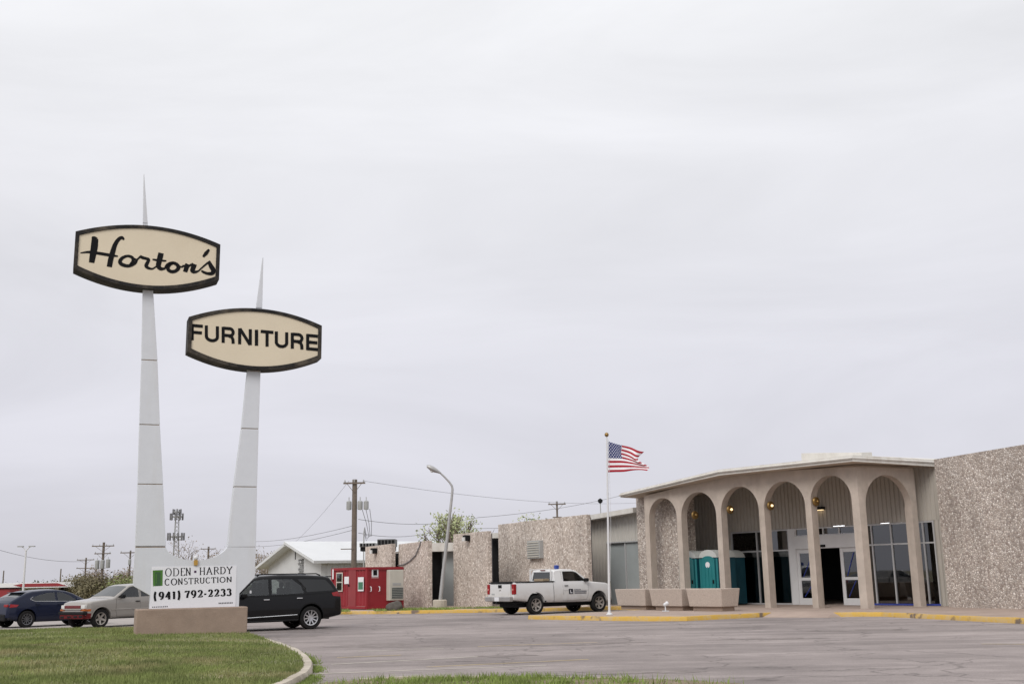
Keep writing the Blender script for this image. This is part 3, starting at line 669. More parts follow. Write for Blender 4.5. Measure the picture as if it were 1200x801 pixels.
# entrance: posts, header, transom, two leaves and the open gap
post=slab('door_post',BP,BD,bt(935),bt(927),zfl,zg-.01,-.06,.12,M['white_frame'])
slab('door_post',BP,BD,bt(1012),bt(1008.5),zfl,zg-.01,-.06,.12,M['white_frame'])
zh0=bz(975,641.5); zh1=bz(975,626.5)
slab('door_header',BP,BD,bt(1008.5),bt(935),zh0,zh1,-.10,.14,M['white_frame'])
slab('door_sensor',BP,BD,bt(971),bt(964),zh0+.05,zh0+.15,-.16,-.1,M['dark'])
window(bt(1008.5),bt(935),zh1+.003,zg-.012,[bt(987),bt(968),bt(952)],[],'transom_window',M['white_frame'],.05)
def leaf(x0,x1):
    t0,t1=bt(x1),bt(x0); z1=zh0-.004; f=MB(); q=Vector(BP); d_=Vector(BD)
    def bar(a,c,y0,y1,fo=-.02,bo=.04): f.prism([tuple(q+d_*a+Nv*fo),tuple(q+d_*c+Nv*fo),tuple(q+d_*c+Nv*bo),tuple(q+d_*a+Nv*bo)],y0,y1)
    s=.16; bar(t0,t0+s,zfl,z1); bar(t1-s,t1,zfl,z1); bar(t0+s,t1-s,z1-.18,z1,-.018,.038); bar(t0+s,t1-s,zfl,zfl+.28,-.018,.038); zm=zfl+(z1-zfl)*.46; bar(t0+s,t1-s,zm-.06,zm+.06,-.018,.038)
    o=f.build('door',M['white_frame'],store,recalc=True)
    for y0,y1 in ((zfl+.26,zm-.05),(zm+.05,z1-.16)):
        g=MB(); g.prism([tuple(q+d_*(t0+s-.02)+Nv*.005),tuple(q+d_*(t1-s+.02)+Nv*.005),tuple(q+d_*(t1-s+.02)+Nv*.012),tuple(q+d_*(t0+s-.02)+Nv*.012)],y0,y1); g.build('pane',M['glass'],o,recalc=True)
    # blue safety strip across each light
    for y0,y1 in ((zfl+.34,zm-.1),(zm+.1,z1-.22)):
        a_=q+d_*(t0+s+.12)-Nv*.004; c_=q+d_*(t1-s-.12)-Nv*.004
        g=MB(); g.tube([(a_.x,a_.y,y1 if x0>970 else y1),(c_.x,c_.y,y0)],.02,4); g.build('diagonal_strip',M['bluetape'],o)
leaf(986,1008.5); leaf(935,959.5)
slab('blue_tape',BP,BD,bt(1099),bt(1013),zfl+.01,zfl+.075,-.045,-.035,M['bluetape'])
# the shop inside: floor, back wall, ceiling, bracing and tube lights
b=MB(); q=Vector(BP); d_=Vector(BD)
def rect(t0,t1,o0,o1): return [tuple(q+d_*t0+Nv*o0),tuple(q+d_*t1+Nv*o0),tuple(q+d_*t1+Nv*o1),tuple(q+d_*t0+Nv*o1)]
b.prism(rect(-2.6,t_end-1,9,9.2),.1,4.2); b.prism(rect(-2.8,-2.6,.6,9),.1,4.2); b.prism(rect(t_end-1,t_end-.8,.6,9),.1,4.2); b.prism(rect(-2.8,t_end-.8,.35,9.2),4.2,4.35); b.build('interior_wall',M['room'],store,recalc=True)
for px0,px1,ya,yb in ((1050,1068,612,625),(1026,1060,650,672),(1046,1066,655,675),(866,886,625,640),(1018,1030,640,655),(906,922,625,640),(862,882,655,670)):
    a=q+d_*bt(px0)+Nv*.9; c=q+d_*bt(px1)+Nv*.9
    g=MB(); g.tube([(a.x,a.y,bz(px0,ya)),(c.x,c.y,bz(px1,yb))],.06,5); g.build('diagonal_brace',M['bluebrace'],store)
for tt in (bt(1030),bt(878),bt(890)):
    a=q+d_*tt+Nv*1.4; g=MB(); g.box((a.x,a.y,2.1),(.35,.3,4.0),math.atan2(.8,-.6)); g.build('interior_column',M['bluebrace'],store)
def ceiling_tube(px,py,dpt,ln):
    c=P(px,py,dpt); b=MB(); u=Vector((.8,-.6,0)); u=Vector((1,0,0)); b.tube([c-u*ln/2,c+u*ln/2],.05,6); return b.build('tube_lamp',M['tube'],store)
ceiling_tube(1046,613,47,1.0); ceiling_tube(1093,607,47.2,.7); ceiling_tube(983,615,50,.5); ceiling_tube(996,613.5,49.5,.5); ceiling_tube(1093,618,47.5,.8)
# --- big plain wall on the right
rw=Vector((P(1103,624,42.2).x,42.2)); rd=Vector((.30,-1)).normalized(); zt_=P(1097,538,42.2).z
zr=P(1200,521.5,(rw+rd*4.5).y).z
b=MB(); nrm=Vector((.96,.28)); L_=26
b.prism([tuple(rw),tuple(rw+rd*L_),tuple(rw+rd*L_+nrm*.6),tuple(rw+nrm*.6)],SW-.1,zt_); b.build('stone_panel',M['agg_wall'],store,recalc=True)
b=MB(); b.prism([tuple(rw+nrm*.61),tuple(rw+rd*L_+nrm*.61),tuple(rw+rd*L_+nrm*22),tuple(rw+nrm*22)],4.9,5.2); b.build('flat_roof',M['fascia'],store,recalc=True)
# sconces on the columns and the flush downlight
def sconce(px,py,off,lit=True,lab=''):
    r_=ray(px,py)
    # on the inner (right-hand) face line of the arcade, half way through its thickness
    p0_=C5+Nv*(AT*.6); n_=Vector((-ARC[1],ARC[0])); t=(p0_.x*n_.x+p0_.y*n_.y)/(r_.x*n_.x+r_.y*n_.y); c=Vector((r_.x*t,r_.y*t,CAMZ+r_.z*t))
    o=thing('wall_sconce',lab,'lamp',tuple(c),math.atan2(-.8,.6),'brass porch lamps under the arches')
    Mx=Matrix.Translation((-.06,0,0))@Matrix.Rotation(R(90),4,'Y')
    b=MB(); b.lathe([(.02,-.10),(.16,-.10),(.19,-.04),(.17,.02),(.12,.03)],14,Mx); b.build('lamp_ring',M['gold'],o,smooth=40,world=False)
    b=MB(); b.lathe([(.001,-.02),(.04,0),(.055,.05),(.04,.09),(.001,.10)],12,Mx); b.build('bulb',M['bulb'] if lit else M['gold'],o,smooth=60,world=False)
sconce(857.5,596.5,0,True,'lit brass porch lamp left of the glazed window, in the third arch')
sconce(905,592,0,True,'lit brass porch lamp in the fourth arch, left of the doors')
sconce(958.5,587,0,False,'unlit brass porch lamp in the arch over the open door')
sconce(816,603,0,False,'unlit brass porch lamp above the portable toilets')
c=q+d_*bt(962,598)-Nv*.12; zc=bz(962,597)
o=thing('downlight','black wall downlight glowing on the siding above the open door','lamp',(c.x,c.y,zc),math.atan2(.8,-.6))
b=MB(); b.box((0,0,.06),(.5,.22,.12)); b.build('housing',M['dark'],o,world=False,bevel=.02); b=MB(); b.box((0,0,-.012),(.38,.14,.02)); b.build('lens',M['bulb'],o,world=False)
# wall fittings of the plain panels
def on_panel(pp,px,py,off):
    ob,a,dr,ln,zl=pp; t,z=onplane(px,py,(a.x,a.y),dr); n_=Vector((-dr[1],dr[0])); n_=n_ if n_.y<0 else -n_
    return Vector((a.x+dr[0]*t+n_.x*off,a.y+dr[1]*t+n_.y*off,z)),math.atan2(dr[1],dr[0])
c,rz=on_panel(p3,629.5,643.5,.12)
b=MB(); M_=Matrix.Translation(c)@Matrix.Rotation(rz,4,'Z')
b.box((0,0,0),(1.25,.24,.9),M=M_); vb_=b.build('vent_box',M['greymet'],store,bevel=.015)
for k in range(7):
    g=MB(); g.box((0,.13,-.36+.12*k),(1.1,.05,.05),M=M_); g.build('slat',M['cream_met'],vb_)
for pp,px,py in ((p2,549.5,630),(p0,441,645)):
    c,rz=on_panel(pp,px,py,.15); b=MB(); M_=Matrix.Translation(c)@Matrix.Rotation(rz,4,'Z')
    b.box((0,0,0),(.34,.28,.3),M=M_); f_=b.build('flood_light',M['dark'],store,bevel=.02)
    g=MB(); g.box((0,.05,-.02),(.26,.2,.2),M=M_@Matrix.Translation((0,.06,-.04))); g.build('lens',M['headl'],f_)
c0=[on_panel(p1,px,py,.05)[0] for px,py in ((494,634),(492,641),(488,650),(481,657),(474,661),(467,662))]
b=MB(); b.tube(c0,.03,5); b.build('wall_cable',M['wire'],store)
# rooftop plant
def rooftop(px0,px1,y0,y1,d,lab,mt):
    a=P(px0,y1,d);c=P(px1,y0,d); o=thing('rooftop_unit',lab,'air conditioner',((a.x+c.x)/2,d,a.z),0,'machines on the store roof')
    wd=c.x-a.x; h=c.z-a.z; b=MB(); b.box((0,.6,h/2),(wd,1.2,h)); b.build('casing',mt,o,world=False,bevel=.02)
    for k in range(5):
        g=MB(); g.box((-wd*.38+wd*.19*k,-.02,h*.5),(wd*.12,.05,h*.7)); g.build('louvre',M['dark'],o,world=False)
    g=MB(); g.box((0,.6,-.12),(wd*.9,1.0,.24)); g.build('curb_frame',M['dark'],o,world=False)
rooftop(442,463,631,640,64.5,'dark louvred rooftop unit behind the flood-lit stone panel',mat('dark_unit',(.10,.10,.10),.6,.2,2))
rooftop(421,440,635.5,640.5,66,'pale low rooftop unit beside the utility pole',M['greymet'])
rooftop(460,467.5,652,661,62.2,'black exhaust housing in the gap beside the container',M['dark'])
# small roof vent over the recess
c=P(704,603,60); o=thing('roof_vent','thin pipe with round cap on the roof behind the flagpole','roof vent',(c.x,c.y,c.z-.6)); b=MB(); b.tube([(0,0,0),(0,0,1.35)],.03,6); b.build('pipe',M['greymet'],o,world=False); b=MB(); b.lathe([(.01,1.2),(.13,1.3),(.13,1.42),(.01,1.5)],10); b.build('cap',M['dark'],o,world=False)

# ------------------------------------------------------------------ planters, toilets, flag
g1=G(729.5,713,SW); PL0=Vector((4.55,47.75)); PL1=Vector((8.12,42.6)); pd=(PL1-PL0).normalized(); pn=Vector((-pd.y,pd.x)); pn=pn if pn.y>0 else -pn
Lp=(PL1-PL0).length; one=(Lp-.5)/3
names=['concrete trough planter farthest left of the row before the arches','middle concrete trough planter, behind the small spotlight','concrete trough planter at the right end of the row']
for k in range(3):
    s=PL0+pd*(k*(one+.25)); o=thing('planter',names[k],'planter',(s.x+pd.x*one/2,s.y+pd.y*one/2,SW),math.atan2(pd.y,pd.x),'stone planters in front of the entrance')
    h=P(855,688.8,42.9).z-SW; wd=1.0; b=MB()
    def rr(lx,ly,z): return [(-lx,-ly,z),(lx,-ly,z),(lx,ly,z),(-lx,ly,z)]
    hl=one/2; b.loft([rr(hl-.08,wd/2-.07,.16),rr(hl,wd/2,h),rr(hl-.12,wd/2-.12,h),rr(hl-.14,wd/2-.14,h-.18)]); b.build('trough',M['planter'],o,world=False,recalc=True,bevel=.02)
    b=MB(); b.box((0,0,.085),(one-.35,wd-.35,.17)); b.build('plinth',M['brick_base'],o,world=False)
    b=MB(); b.box((0,0,h-.22),(one-.3,wd-.3,.04)); b.build('soil',M['rock'],o,world=False)
def toilet(c,lab):
    o=thing('portable_toilet',lab,'portable toilet',(c[0],c[1],SW),math.atan2(-.6,-.8)+math.pi/2,'teal portable toilets under the arcade')
    # local: front faces -y
    b=MB(); b.box((0,0,1.08),(1.1,1.15,2.1)); b.build('cabin',M['teal_dk'],o,world=False,bevel=.03)
    b=MB(); K=10
    for y in (-.60,.60):
        pass
    ring=lambda y:[(-.58,y,2.10)]+[(-.52*math.cos(math.pi*k/K),y,2.14+.30*math.sin(math.pi*k/K)) for k in range(K+1)]+[(.58,y,2.10)]
    b.loft([ring(-.62),ring(.6)]); b.build('roof',M['potty_roof'],o,world=False,recalc=True,smooth=35)
    b=MB(); K=10; pr=lambda y:[(-.40,y,.12)]+[(-.40*math.cos(math.pi*k/K),y,1.95+.22*math.sin(math.pi*k/K)) for k in range(K+1)]+[(.40,y,.12)]
    b.loft([pr(-.64),pr(-.56)]); dr_=b.build('door',M['teal'],o,world=False,recalc=True)
    for x in (-.2,0.0,.2):
        g=MB(); g.box((x,-.648,1.0),(.05,.02,1.4)); g.build('door_rib',M['teal'],dr_,world=False)
    g=MB(); g.lathe([(.001,0),(.13,0),(.13,.012),(.001,.012)],20,Matrix.Translation((0,-.645,1.78))@Matrix.Rotation(R(90),4,'X')); g.build('round_badge',M['paper'],dr_,world=False)
    g=MB(); g.box((.3,-.66,1.05),(.07,.03,.16)); g.build('latch',M['dark'],dr_,world=False)
    for x in (-.5,.5):
        g=MB(); g.box((x,-.582,1.05),(.1,.03,2.0)); g.build('corner_post',M['teal'],o,world=False)
tc0=Vector((P(841,660,50.0).x,50.0))
toilet(tc0,'teal portable toilet with round white door badge, framed by the second arch')
toilet(tc0+Vector((-.6,.8))*1.28,'teal portable toilet half hidden by the column left of the badged one')
toilet(tc0+Vector((.8,.6))*1.25+Vector((-.6,.8))*.55,'dark teal portable toilet beside the glazing, right of the column')
# flagpole and flag
fpb=G(714.2,719.8,SW); FPH=P(711,511.5,fpb.y).z
fp=thing('flagpole','slim white flagpole standing on the kerbed island','flagpole',(fpb.x,fpb.y,SW))
lean=(P(711,511.5,fpb.y).x-fpb.x)/(FPH-SW)
b=MB(); H=FPH-SW; b.tube([(0,0,0),(lean*H*.5,0,H*.5),(lean*H,0,H)],[.046,.04,.028],10); b.build('pole',M['white_pole'],fp,world=False,smooth=50)
b=MB(); b.lathe([(.001,-.09),(.06,-.06),(.085,0),(.06,.06),(.001,.09)],12,Matrix.Translation((lean*H,0,H+.08))); b.build('finial',M['gold'],fp,world=False,smooth=60)
b=MB(); b.lathe([(.12,0),(.12,.03),(.07,.06),(.06,.12)],12); b.build('base_collar',M['white_pole'],fp,world=False)
b=MB(); b.tube([(lean*H+.06,-.02,H-.1),(lean*H*.5+.1,-.02,H*.5),(.07,-.02,1.2)],.006,4); b.build('halyard',M['white_pole'],fp,world=False)
M['f_red']=mat('flag_red',(.34,.008,.022),.8,.05,2); M['f_white']=mat('flag_white',(.76,.74,.76),.8,.04,2)
def canton_mat():
    m,t,b=nodes('flag_canton'); L=t.links.new
    c=t.nodes.new('ShaderNodeUVMap'); s=t.nodes.new('ShaderNodeSeparateXYZ'); L(c.outputs[0],s.inputs[0])
    def mth(op,a,b_=None):
        n=t.nodes.new('ShaderNodeMath'); n.operation=op
        for i,x in enumerate((a,b_)):
            if x is None: continue
            if isinstance(x,(int,float)): n.inputs[i].default_value=x
            else: L(x,n.inputs[i])
        return n.outputs[0]
    u=mth('MULTIPLY',s.outputs['X'],5.5); v=mth('MULTIPLY',s.outputs['Y'],4.5)
    def dots(du,dv):
        a=mth('SUBTRACT',mth('FRACT',mth('ADD',u,du)),.5); b_=mth('SUBTRACT',mth('FRACT',mth('ADD',v,dv)),.5)
        return mth('LESS_THAN',mth('ADD',mth('MULTIPLY',a,a),mth('MULTIPLY',b_,b_)),.030)
    k=mth('MAXIMUM',dots(0,0),dots(.5,.5))
    x=t.nodes.new('ShaderNodeMix'); x.data_type='RGBA'; L(k,x.inputs[0]); x.inputs[6].default_value=(.018,.028,.13,1); x.inputs[7].default_value=(.7,.7,.74,1); L(x.outputs[2],b.inputs['Base Color']); b.inputs['Roughness'].default_value=.8
    return m
M['f_blue']=canton_mat()
topL=P(712.8,517,fpb.y); botL=P(712.8,553.2,fpb.y); topR=P(751.5,528.5,fpb.y+.25); botR=P(757.5,550.5,fpb.y-.1)
NU,NV=44,39; vs=[];uv=[]
for j in range(NV+1):
    v=j/NV
    for i in range(NU+1):
        u=i/NU
        a=topL.lerp(botL,v); c=topR.lerp(botR,v); p=a.lerp(c,u)
        amp=.13*u**.8
        ph=u*9.5-v*2.2
        p=p+Vector((.05*math.sin(ph*1.2+1)*u,-amp*math.sin(ph),-.045*math.sin(ph*.9+.5)*u+.10*u*math.sin(math.pi*v)*math.sin(u*6.0)))
        p.x += .16*u*math.sin(v*math.pi*2.2+2.4)*u
        vs.append(tuple(p-fpb)); uv.append((u,v))
fs=[];mi=[]
for j in range(NV):
    for i in range(NU):
        a=j*(NU+1)+i; fs.append((a,a+1,a+NU+2,a+NU+1))
        st=int((j+.5)/NV*13); u=(i+.5)/NU
        mi.append(2 if (st<7 and u<.40) else (0 if st%2==0 else 1))
me=bpy.data.meshes.new('flag'); me.from_pydata(vs,[],fs); 
for m_ in ('f_red','f_white','f_blue'): me.materials.append(M[m_])
me.polygons.foreach_set('material_index',mi); me.polygons.foreach_set('use_smooth',[True]*len(fs))
ul=me.uv_layers.new(name='UVMap')
for l in me.loops: u,v=uv[l.vertex_index]; ul.data[l.index].uv=(u/.40,v/(7/13))
me.update(); fl=link('flag',me); fl.location=tuple(fpb); tag(fl,'stars and stripes flag flying to the right from the white pole','flag')
m_=fl.modifiers.new('cloth','SOLIDIFY'); m_.thickness=.004
# small white spotlight aimed at the flag
c=G(780,716,SW); o=thing('spotlight','small white ground spotlight in front of the middle planter','spotlight',(c.x,c.y,SW),R(20))
b=MB(); b.tube([(0,0,0),(0,0,.22)],.025,6); b.build('stake',M['white_pole'],o,world=False)
b=MB(); b.lathe([(.03,-.12),(.06,-.1),(.085,.08),(.075,.09)],12,Matrix.Translation((0.03,0,.28))@Matrix.Rotation(R(65),4,'Y')); b.build('lamp_head',M['white_pole'],o,world=False,smooth=40)
b=MB(); b.box((0,0,.02),(.2,.2,.04)); b.build('base_plate',M['white_pole'],o,world=False)

# ------------------------------------------------------------------ pylon sign
SA=R(22); SD=(math.cos(SA),math.sin(SA)); SF=Vector((SD[1],-SD[0]))        # along the sign, and its front normal
SB=P(226,712,31.3); SO=(SB.x,SB.y)                                        # point on the front plane of the blades
def sp(px,py,off=0):
    """(s, z) on the sign plane moved off metres to the front"""
    o=(SO[0]+SF.x*off,SO[1]+SF.y*off); return onplane(px,py,o,SD)
def sw_(s,z,off): return (SO[0]+SD[0]*s+SF.x*off, SO[1]+SD[1]*s+SF.y*off, z)
pyl=thing('pylon_sign','tall white twin-blade pylon sign with two cream cabinets on a brown base','sign',(SO[0],SO[1],lawn_h(SO[0],SO[1])),SA)
def extr(name,poly,f,bk,mt,parent,bevel=0,smooth=None):
    """polygon in the sign plane (s, z) extruded between two offsets"""
    b=MB(); n=len(poly); b.add([sw_(s,z,f) for s,z in poly]+[sw_(s,z,bk) for s,z in poly],[tuple(range(n)),tuple(range(2*n-1,n-1,-1))]+[(i,i+n,(i+1)%n+n,(i+1)%n) for i in range(n)])
    return b.build(name,mt,parent,recalc=True,bevel=bevel,smooth=smooth)
# base block
bl=sp(160,713.6,.45); br=sp(290.5,710.2,.45); zb_=(bl[1]+br[1])/2
extr('base',[(bl[0],-.15),(br[0],-.15),(br[0],zb_),(bl[0],zb_)],.45,-.5,M['brick_base'],pyl,.03)
# blades: taper from foot to spike, made of stacked sheet sections with visible seams
TH=.34
rowsL=[(640,158.5,193.8),(567.5,161.3,190.6),(498,163.2,187.0),(422.5,165.6,184.2),(340,167.2,179.3),(262,167.3,173.0),(204,168.2,168.9)]
rowsR=[(641,266,298.8),(570.5,273.5,300.3),(502.5,282.6,302.4),(435,289.4,304.8),(361,300.0,307.0),(302,307.6,308.4)]
def blade(rows):
    pts=[(sp(x0,y),sp(x1,y)) for y,x0,x1 in rows]
    for k in range(len(pts)-1):
        (a,b_),(c,d)=pts[k],pts[k+1]; g=.012 if k<len(pts)-2 else 0
        w0=TH*(1-.8*min(1,k/ (len(pts)-1))); w1=TH*(1-.8*min(1,(k+1)/(len(pts)-1)))
        m=MB(); z0=(a[1]+b_[1])/2+g; z1=(c[1]+d[1])/2-g
        ring=lambda s0,s1,z,w_:[sw_(s0,z,w_*.5),sw_(s1,z,w_*.5),sw_(s1,z,-w_*.5),sw_(s0,z,-w_*.5)]
        m.loft([ring(a[0],b_[0],z0,w0),ring(c[0],d[0],z1,w1)]); m.build('blade_section',M['sign_white'],pyl,recalc=True,bevel=.008)
        if k and g:
            m=MB(); m.loft([ring(a[0]+.012,b_[0]-.012,z0-.03,w0*.94),ring(a[0]+.012,b_[0]-.012,z0+.01,w0*.94)]); m.build('seam',M['seam'],pyl,recalc=True)
    return pts
bL=blade(rowsL); bR=blade(rowsR)
zj=(bL[0][0][1]+bR[0][1][1])/2
# lower body with the U-shaped notch
U=[sp(x,y) for x,y in ((193.8,640),(195.5,645),(200,649.5),(208,653.2),(218,655.6),(229,656.4),(240,655.4),(250,652.6),(258,648.5),(263.5,644),(266,640.6))]
body=[sp(158.5,640.2)]+U+[sp(298.8,640.8),sp(297.3,676),sp(279.5,694.5),(sp(279.2,700)[0],zb_-.02),(sp(175.6,700)[0],zb_-.02),sp(175.4,697),sp(155.8,686)]
zz=zj-.012; body=[(s,min(z,zz)) for s,z in body]
extr('lower_body',body,TH*.5,-TH*.5,M['sign_white'],pyl)
extr('seam',[(bL[0][0][0]+.01,zj-.03),(bL[0][1][0]-.01,zj-.03),(bL[0][1][0]-.01,zj+.02),(bL[0][0][0]+.01,zj+.02)],TH*.47,-TH*.47,M['seam'],pyl)
extr('seam',[(bR[0][0][0]+.01,zj-.03),(bR[0][1][0]-.01,zj-.03),(bR[0][1][0]-.01,zj+.02),(bR[0][0][0]+.01,zj+.02)],TH*.47,-TH*.47,M['seam'],pyl)
# little lamp bracket on the notch
s0,z0=sp(228.7,656); 
extr('bracket',[(s0-.05,z0-.14),(s0+.05,z0-.14),(s0+.05,z0+.0),(s0-.05,z0+.0)],TH*.5+.05,TH*.5+.002,mat('orange_bracket',(.45,.26,.05),.6,.1,3),pyl)
b=MB(); b.lathe([(.001,-.07),(.05,-.05),(.075,0),(.05,.05),(.001,.07)],12,Matrix.Translation(sw_(s0,z0+.06,TH*.5-.02))); b.build('globe',M['white_pole'],pyl,smooth=60)
# cabinets
def cabinet(corn,top,bot,fo,depth,name):
    """corn: left-top,left-bottom,right-top,right-bottom pixels of the outer front edge; top/bot: arc pixels"""
    lt,lb,rt,rb=[sp(*c,fo) for c in corn]
    # an upright, level cabinet: average the four corners
    sl=(lt[0]+lb[0])/2; sr=(rt[0]+rb[0])/2; zt=(lt[1]+rt[1])/2; zb2=(lb[1]+rb[1])/2; ta=sp(*top,fo)[1]; ba=sp(*bot,fo)[1]
    Kn=24
    def outline(m):
        hw=(sr-sl)/2-m; cx=(sl+sr)/2; o=[]
        for k in range(Kn+1):
            x=-1+2*k/Kn; o.append((cx+x*hw, zb2+m*.9-(zb2-ba)*(1-x*x)))
        for k in range(Kn+1):
            x=1-2*k/Kn; o.append((cx+x*hw, zt-m*.9+(ta-zt)*(1-x*x)))
        return o
    rings=[[sw_(s,z,f) for s,z in outline(m)] for f,m in ((fo-.05,.11),(fo,.10),(fo,.0),(fo-depth,.0),(fo-depth,.10),(fo-depth+.05,.11))]
    b=MB(); b.loft(rings,True); cab=b.build('cabinet',M['cab_trim'],pyl,recalc=True,smooth=25)
    cab['label']=name
    extr('face',outline(.09),fo-.035,fo-.049,M['cab_face'],cab)
    extr('face',outline(.09),fo-depth+.049,fo-depth+.035,M['cab_face'],cab)
    return cab
FO=.30
cabH=cabinet(((88.3,271.3),(85.8,317.0),(257.6,286.0),(257.6,324.6)),(168,263.6),(172,337.6),FO,.62,'upper cream cabinet with script lettering')
cabF=cabinet(((222.6,369.2),(218.5,410.5),(377.4,383.2),(376.4,420.6)),(298,361.0),(300,432.3),FO,.62,'lower cream cabinet with block lettering')
_lay=[0]
def ribbon(mb,pts,ws,tr,off):
    """variable-width flat stroke: pts in drawing pixels, tr maps them on to the sign plane"""
    q=[Vector(p) for p in pts]; l=[];r=[]
    for i,p in enumerate(q):
        d=q[min(i+1,len(q)-1)]-q[max(i-1,0)]; d=d.normalized() if d.length>1e-6 else Vector((1,0)); n=Vector((-d.y,d.x))*ws[i]*.5; l.append(p+n); r.append(p-n)
    _lay[0]+=1; o=off+(_lay[0]%40)*.00015
    vs=[tr(a,o) for a in l]+[tr(a,o) for a in r]; n=len(q)
    mb.add(vs,[(i,i+1,n+i+1,n+i) for i in range(n-1)])
def smoothpts(pts,ws,k=5):
    P_=[Vector(p) for p in pts]; out=[];ow=[]
    for i in range(len(P_)-1):
        p0=P_[max(i-1,0)];p1=P_[i];p2=P_[i+1];p3=P_[min(i+2,len(P_)-1)]
        for j in range(k):
            t=j/k; out.append(.5*((2*p1)+(p2-p0)*t+(2*p0-5*p1+4*p2-p3)*t*t+(3*p1-p0-3*p2+p3)*t**3)); ow.append(ws[i]+(ws[i+1]-ws[i])*t)
    return out+[P_[-1]],ow+[ws[-1]]
def tr_of(x0,y0,sc):
    def tr(p,o):
        s,z=sp(x0+p[0]/sc,y0+p[1]/sc,o); return sw_(s,z,o)
    return tr
LO=FO-.030
tr=tr_of(80,255,1200/185)
script=[([(178,150),(196,156),(205,168)],[8,26,40]),([(203,160),(198,220),(187,285),(177,342)],[42,46,41,34]),([(92,268),(160,261),(240,272),(320,285),(378,293)],[3,14,18,18,5]),
 ([(424,168),(408,152),(382,165),(356,205),(338,260),(322,320),(312,374)],[8,20,22,27,33,34,33]),
 ([(522,318),(505,347),(460,366),(412,357),(393,335),(410,307),(450,291),(486,303),(492,330),(468,357)],[14,18,19,22,24,20,14,18,20,10]),
 ([(488,305),(520,318),(548,294)],[12,9,10]),([(545,290),(562,302),(590,310),(612,318),(600,345),(592,366),(608,382),(640,388),(672,368)],[12,18,16,16,22,22,16,9,7]),
 ([(706,268),(698,300),(689,340),(686,368),(704,388),(738,386)],[34,36,33,31,22,8]),([(640,317),(690,324),(746,328)],[7,13,6]),
 ([(736,386),(752,360),(786,343),(822,353),(838,380),(815,405),(782,409),(758,390),(770,360),(800,345)],[12,18,16,20,24,21,20,22,17,10]),
 ([(822,352),(850,372),(872,372)],[12,9,8]),([(866,366),(888,366),(905,352)],[8,14,14]),([(908,352),(898,380),(888,412)],[30,30,26]),([(894,388),(925,362),(950,352)],[7,11,16]),([(960,352),(950,380),(944,402),(962,412),(990,404),(1014,380)],[30,30,28,18,8,7]),
 ([(1010,386),(1046,354),(1080,332)],[7,10,14]),([(1070,334),(1084,366),(1102,398),(1094,422),(1060,424),(1030,414),(1012,402)],[16,27,30,24,16,14,8]),([(1071,241),(1048,270),(1024,298)],[10,24,10])]
b=MB()
for pts,ws in script:
    a,c=smoothpts(pts,[w_*1.1+4 for w_ in ws]); ribbon(b,a,c,tr,LO)
b.build('script_lettering',M['black'],cabH)
# block lettering
def ell(cx,cy,rx,ry,a0=0,a1=360,n=24): return [(cx+rx*math.cos(R(a0+(a1-a0)*i/n)),cy+ry*math.sin(R(a0+(a1-a0)*i/n))) for i in range(n+1)]
SANS={'F':[[(.1,0),(.1,1)],[(0,.92),(1,.92)],[(.1,.5),(.92,.5)]],'U':[[(.1,1),(.1,.33)]+ell(.5,.33,.4,.25,180,360,14)+[(.9,1)]],
 'R':[[(.1,0),(.1,1)],[(.1,.92),(.62,.92)]+ell(.62,.7,.26,.22,90,-90,10)+[(.1,.48)],[(.55,.46),(.78,.40),(.86,.25),(.88,0)]],
 'N':[[(.1,0),(.1,1)],[(.12,.98),(.88,.02)],[(.9,0),(.9,1)]],'I':[[(.5,0),(.5,1)]],'T':[[(0,.92),(1,.92)],[(.5,0),(.5,.9)]],'E':[[(.1,0),(.1,1)],[(0,.92),(1,.92)],[(.1,.5),(.95,.5)],[(0,.08),(1,.08)]]}
tr=tr_of(210,350,1200/175); b=MB()
for ch,x0,x1 in (('F',95,190),('U',207,318),('R',343,446),('N',475,582),('I',608,634),('T',655,757),('U',770,874),('R',899,998),('E',1023,1114)):
    for pl in SANS[ch]:
        q=[]
        for u,v in pl:
            x=x0+u*(x1-x0); yt=202+(x-95)*(88/1018); yb=331+(x-95)*(86/1018); q.append((x,yb+(yt-yb)*v))
        ribbon(b,q,[25 if ch!='I' else 27]*len(q),tr,LO)
b.build('block_lettering',M['black'],cabF)
# ------------------------------------------------------------------ banner on the sign's lower body
BO=TH*.5+.004
bn_z0=zb_+.004; c4=[sp(176.5,657.8,BO),sp(274.2,656.2,BO)]
ban=thing('construction_banner','white contractor banner with green logo on the foot of the pylon sign','banner',sw_(c4[0][0],bn_z0,BO),SA)
x0_,x1_=sp(176.5,690,BO)[0],sp(276.5,690,BO)[0]; zt2=max(c4[0][1],c4[1][1])-.35
def banp(name,poly,f,mt):
    b=MB(); n=len(poly); b.add([sw_(s,z,f) for s,z in poly]+[sw_(s,z,f-.003) for s,z in poly],[tuple(range(n)),tuple(range(2*n-1,n-1,-1))]+[(i,i+n,(i+1)%n+n,(i+1)%n) for i in range(n)]); return b.build(name,mt,ban,recalc=True)
zc1=sp(229,657.6,BO)[1]-.10
banp('sheet',[(x0_,bn_z0),(x1_,bn_z0),(x1_,zc1-.02),(x0_,zc1-.02)],BO+.004,M['banner'])
PO=BO+.006; tr=tr_of(170,640,10.0)
def quadpx(name,c,mt,o):
    b=MB(); b.add([tr(p,o) for p in c],[(0,1,2,3)]); return b.build(name,mt,ban,recalc=True)
quadpx('logo_square',[(90,278),(208,273),(205,458),(93,464)],M['green'],PO); quadpx('logo_door',[(118,300),(182,297),(180,458),(120,460)],M['green_dk'],PO+.001); quadpx('logo_stripe',[(128,318),(138,317),(138,430),(128,431)],M['green'],PO+.002)
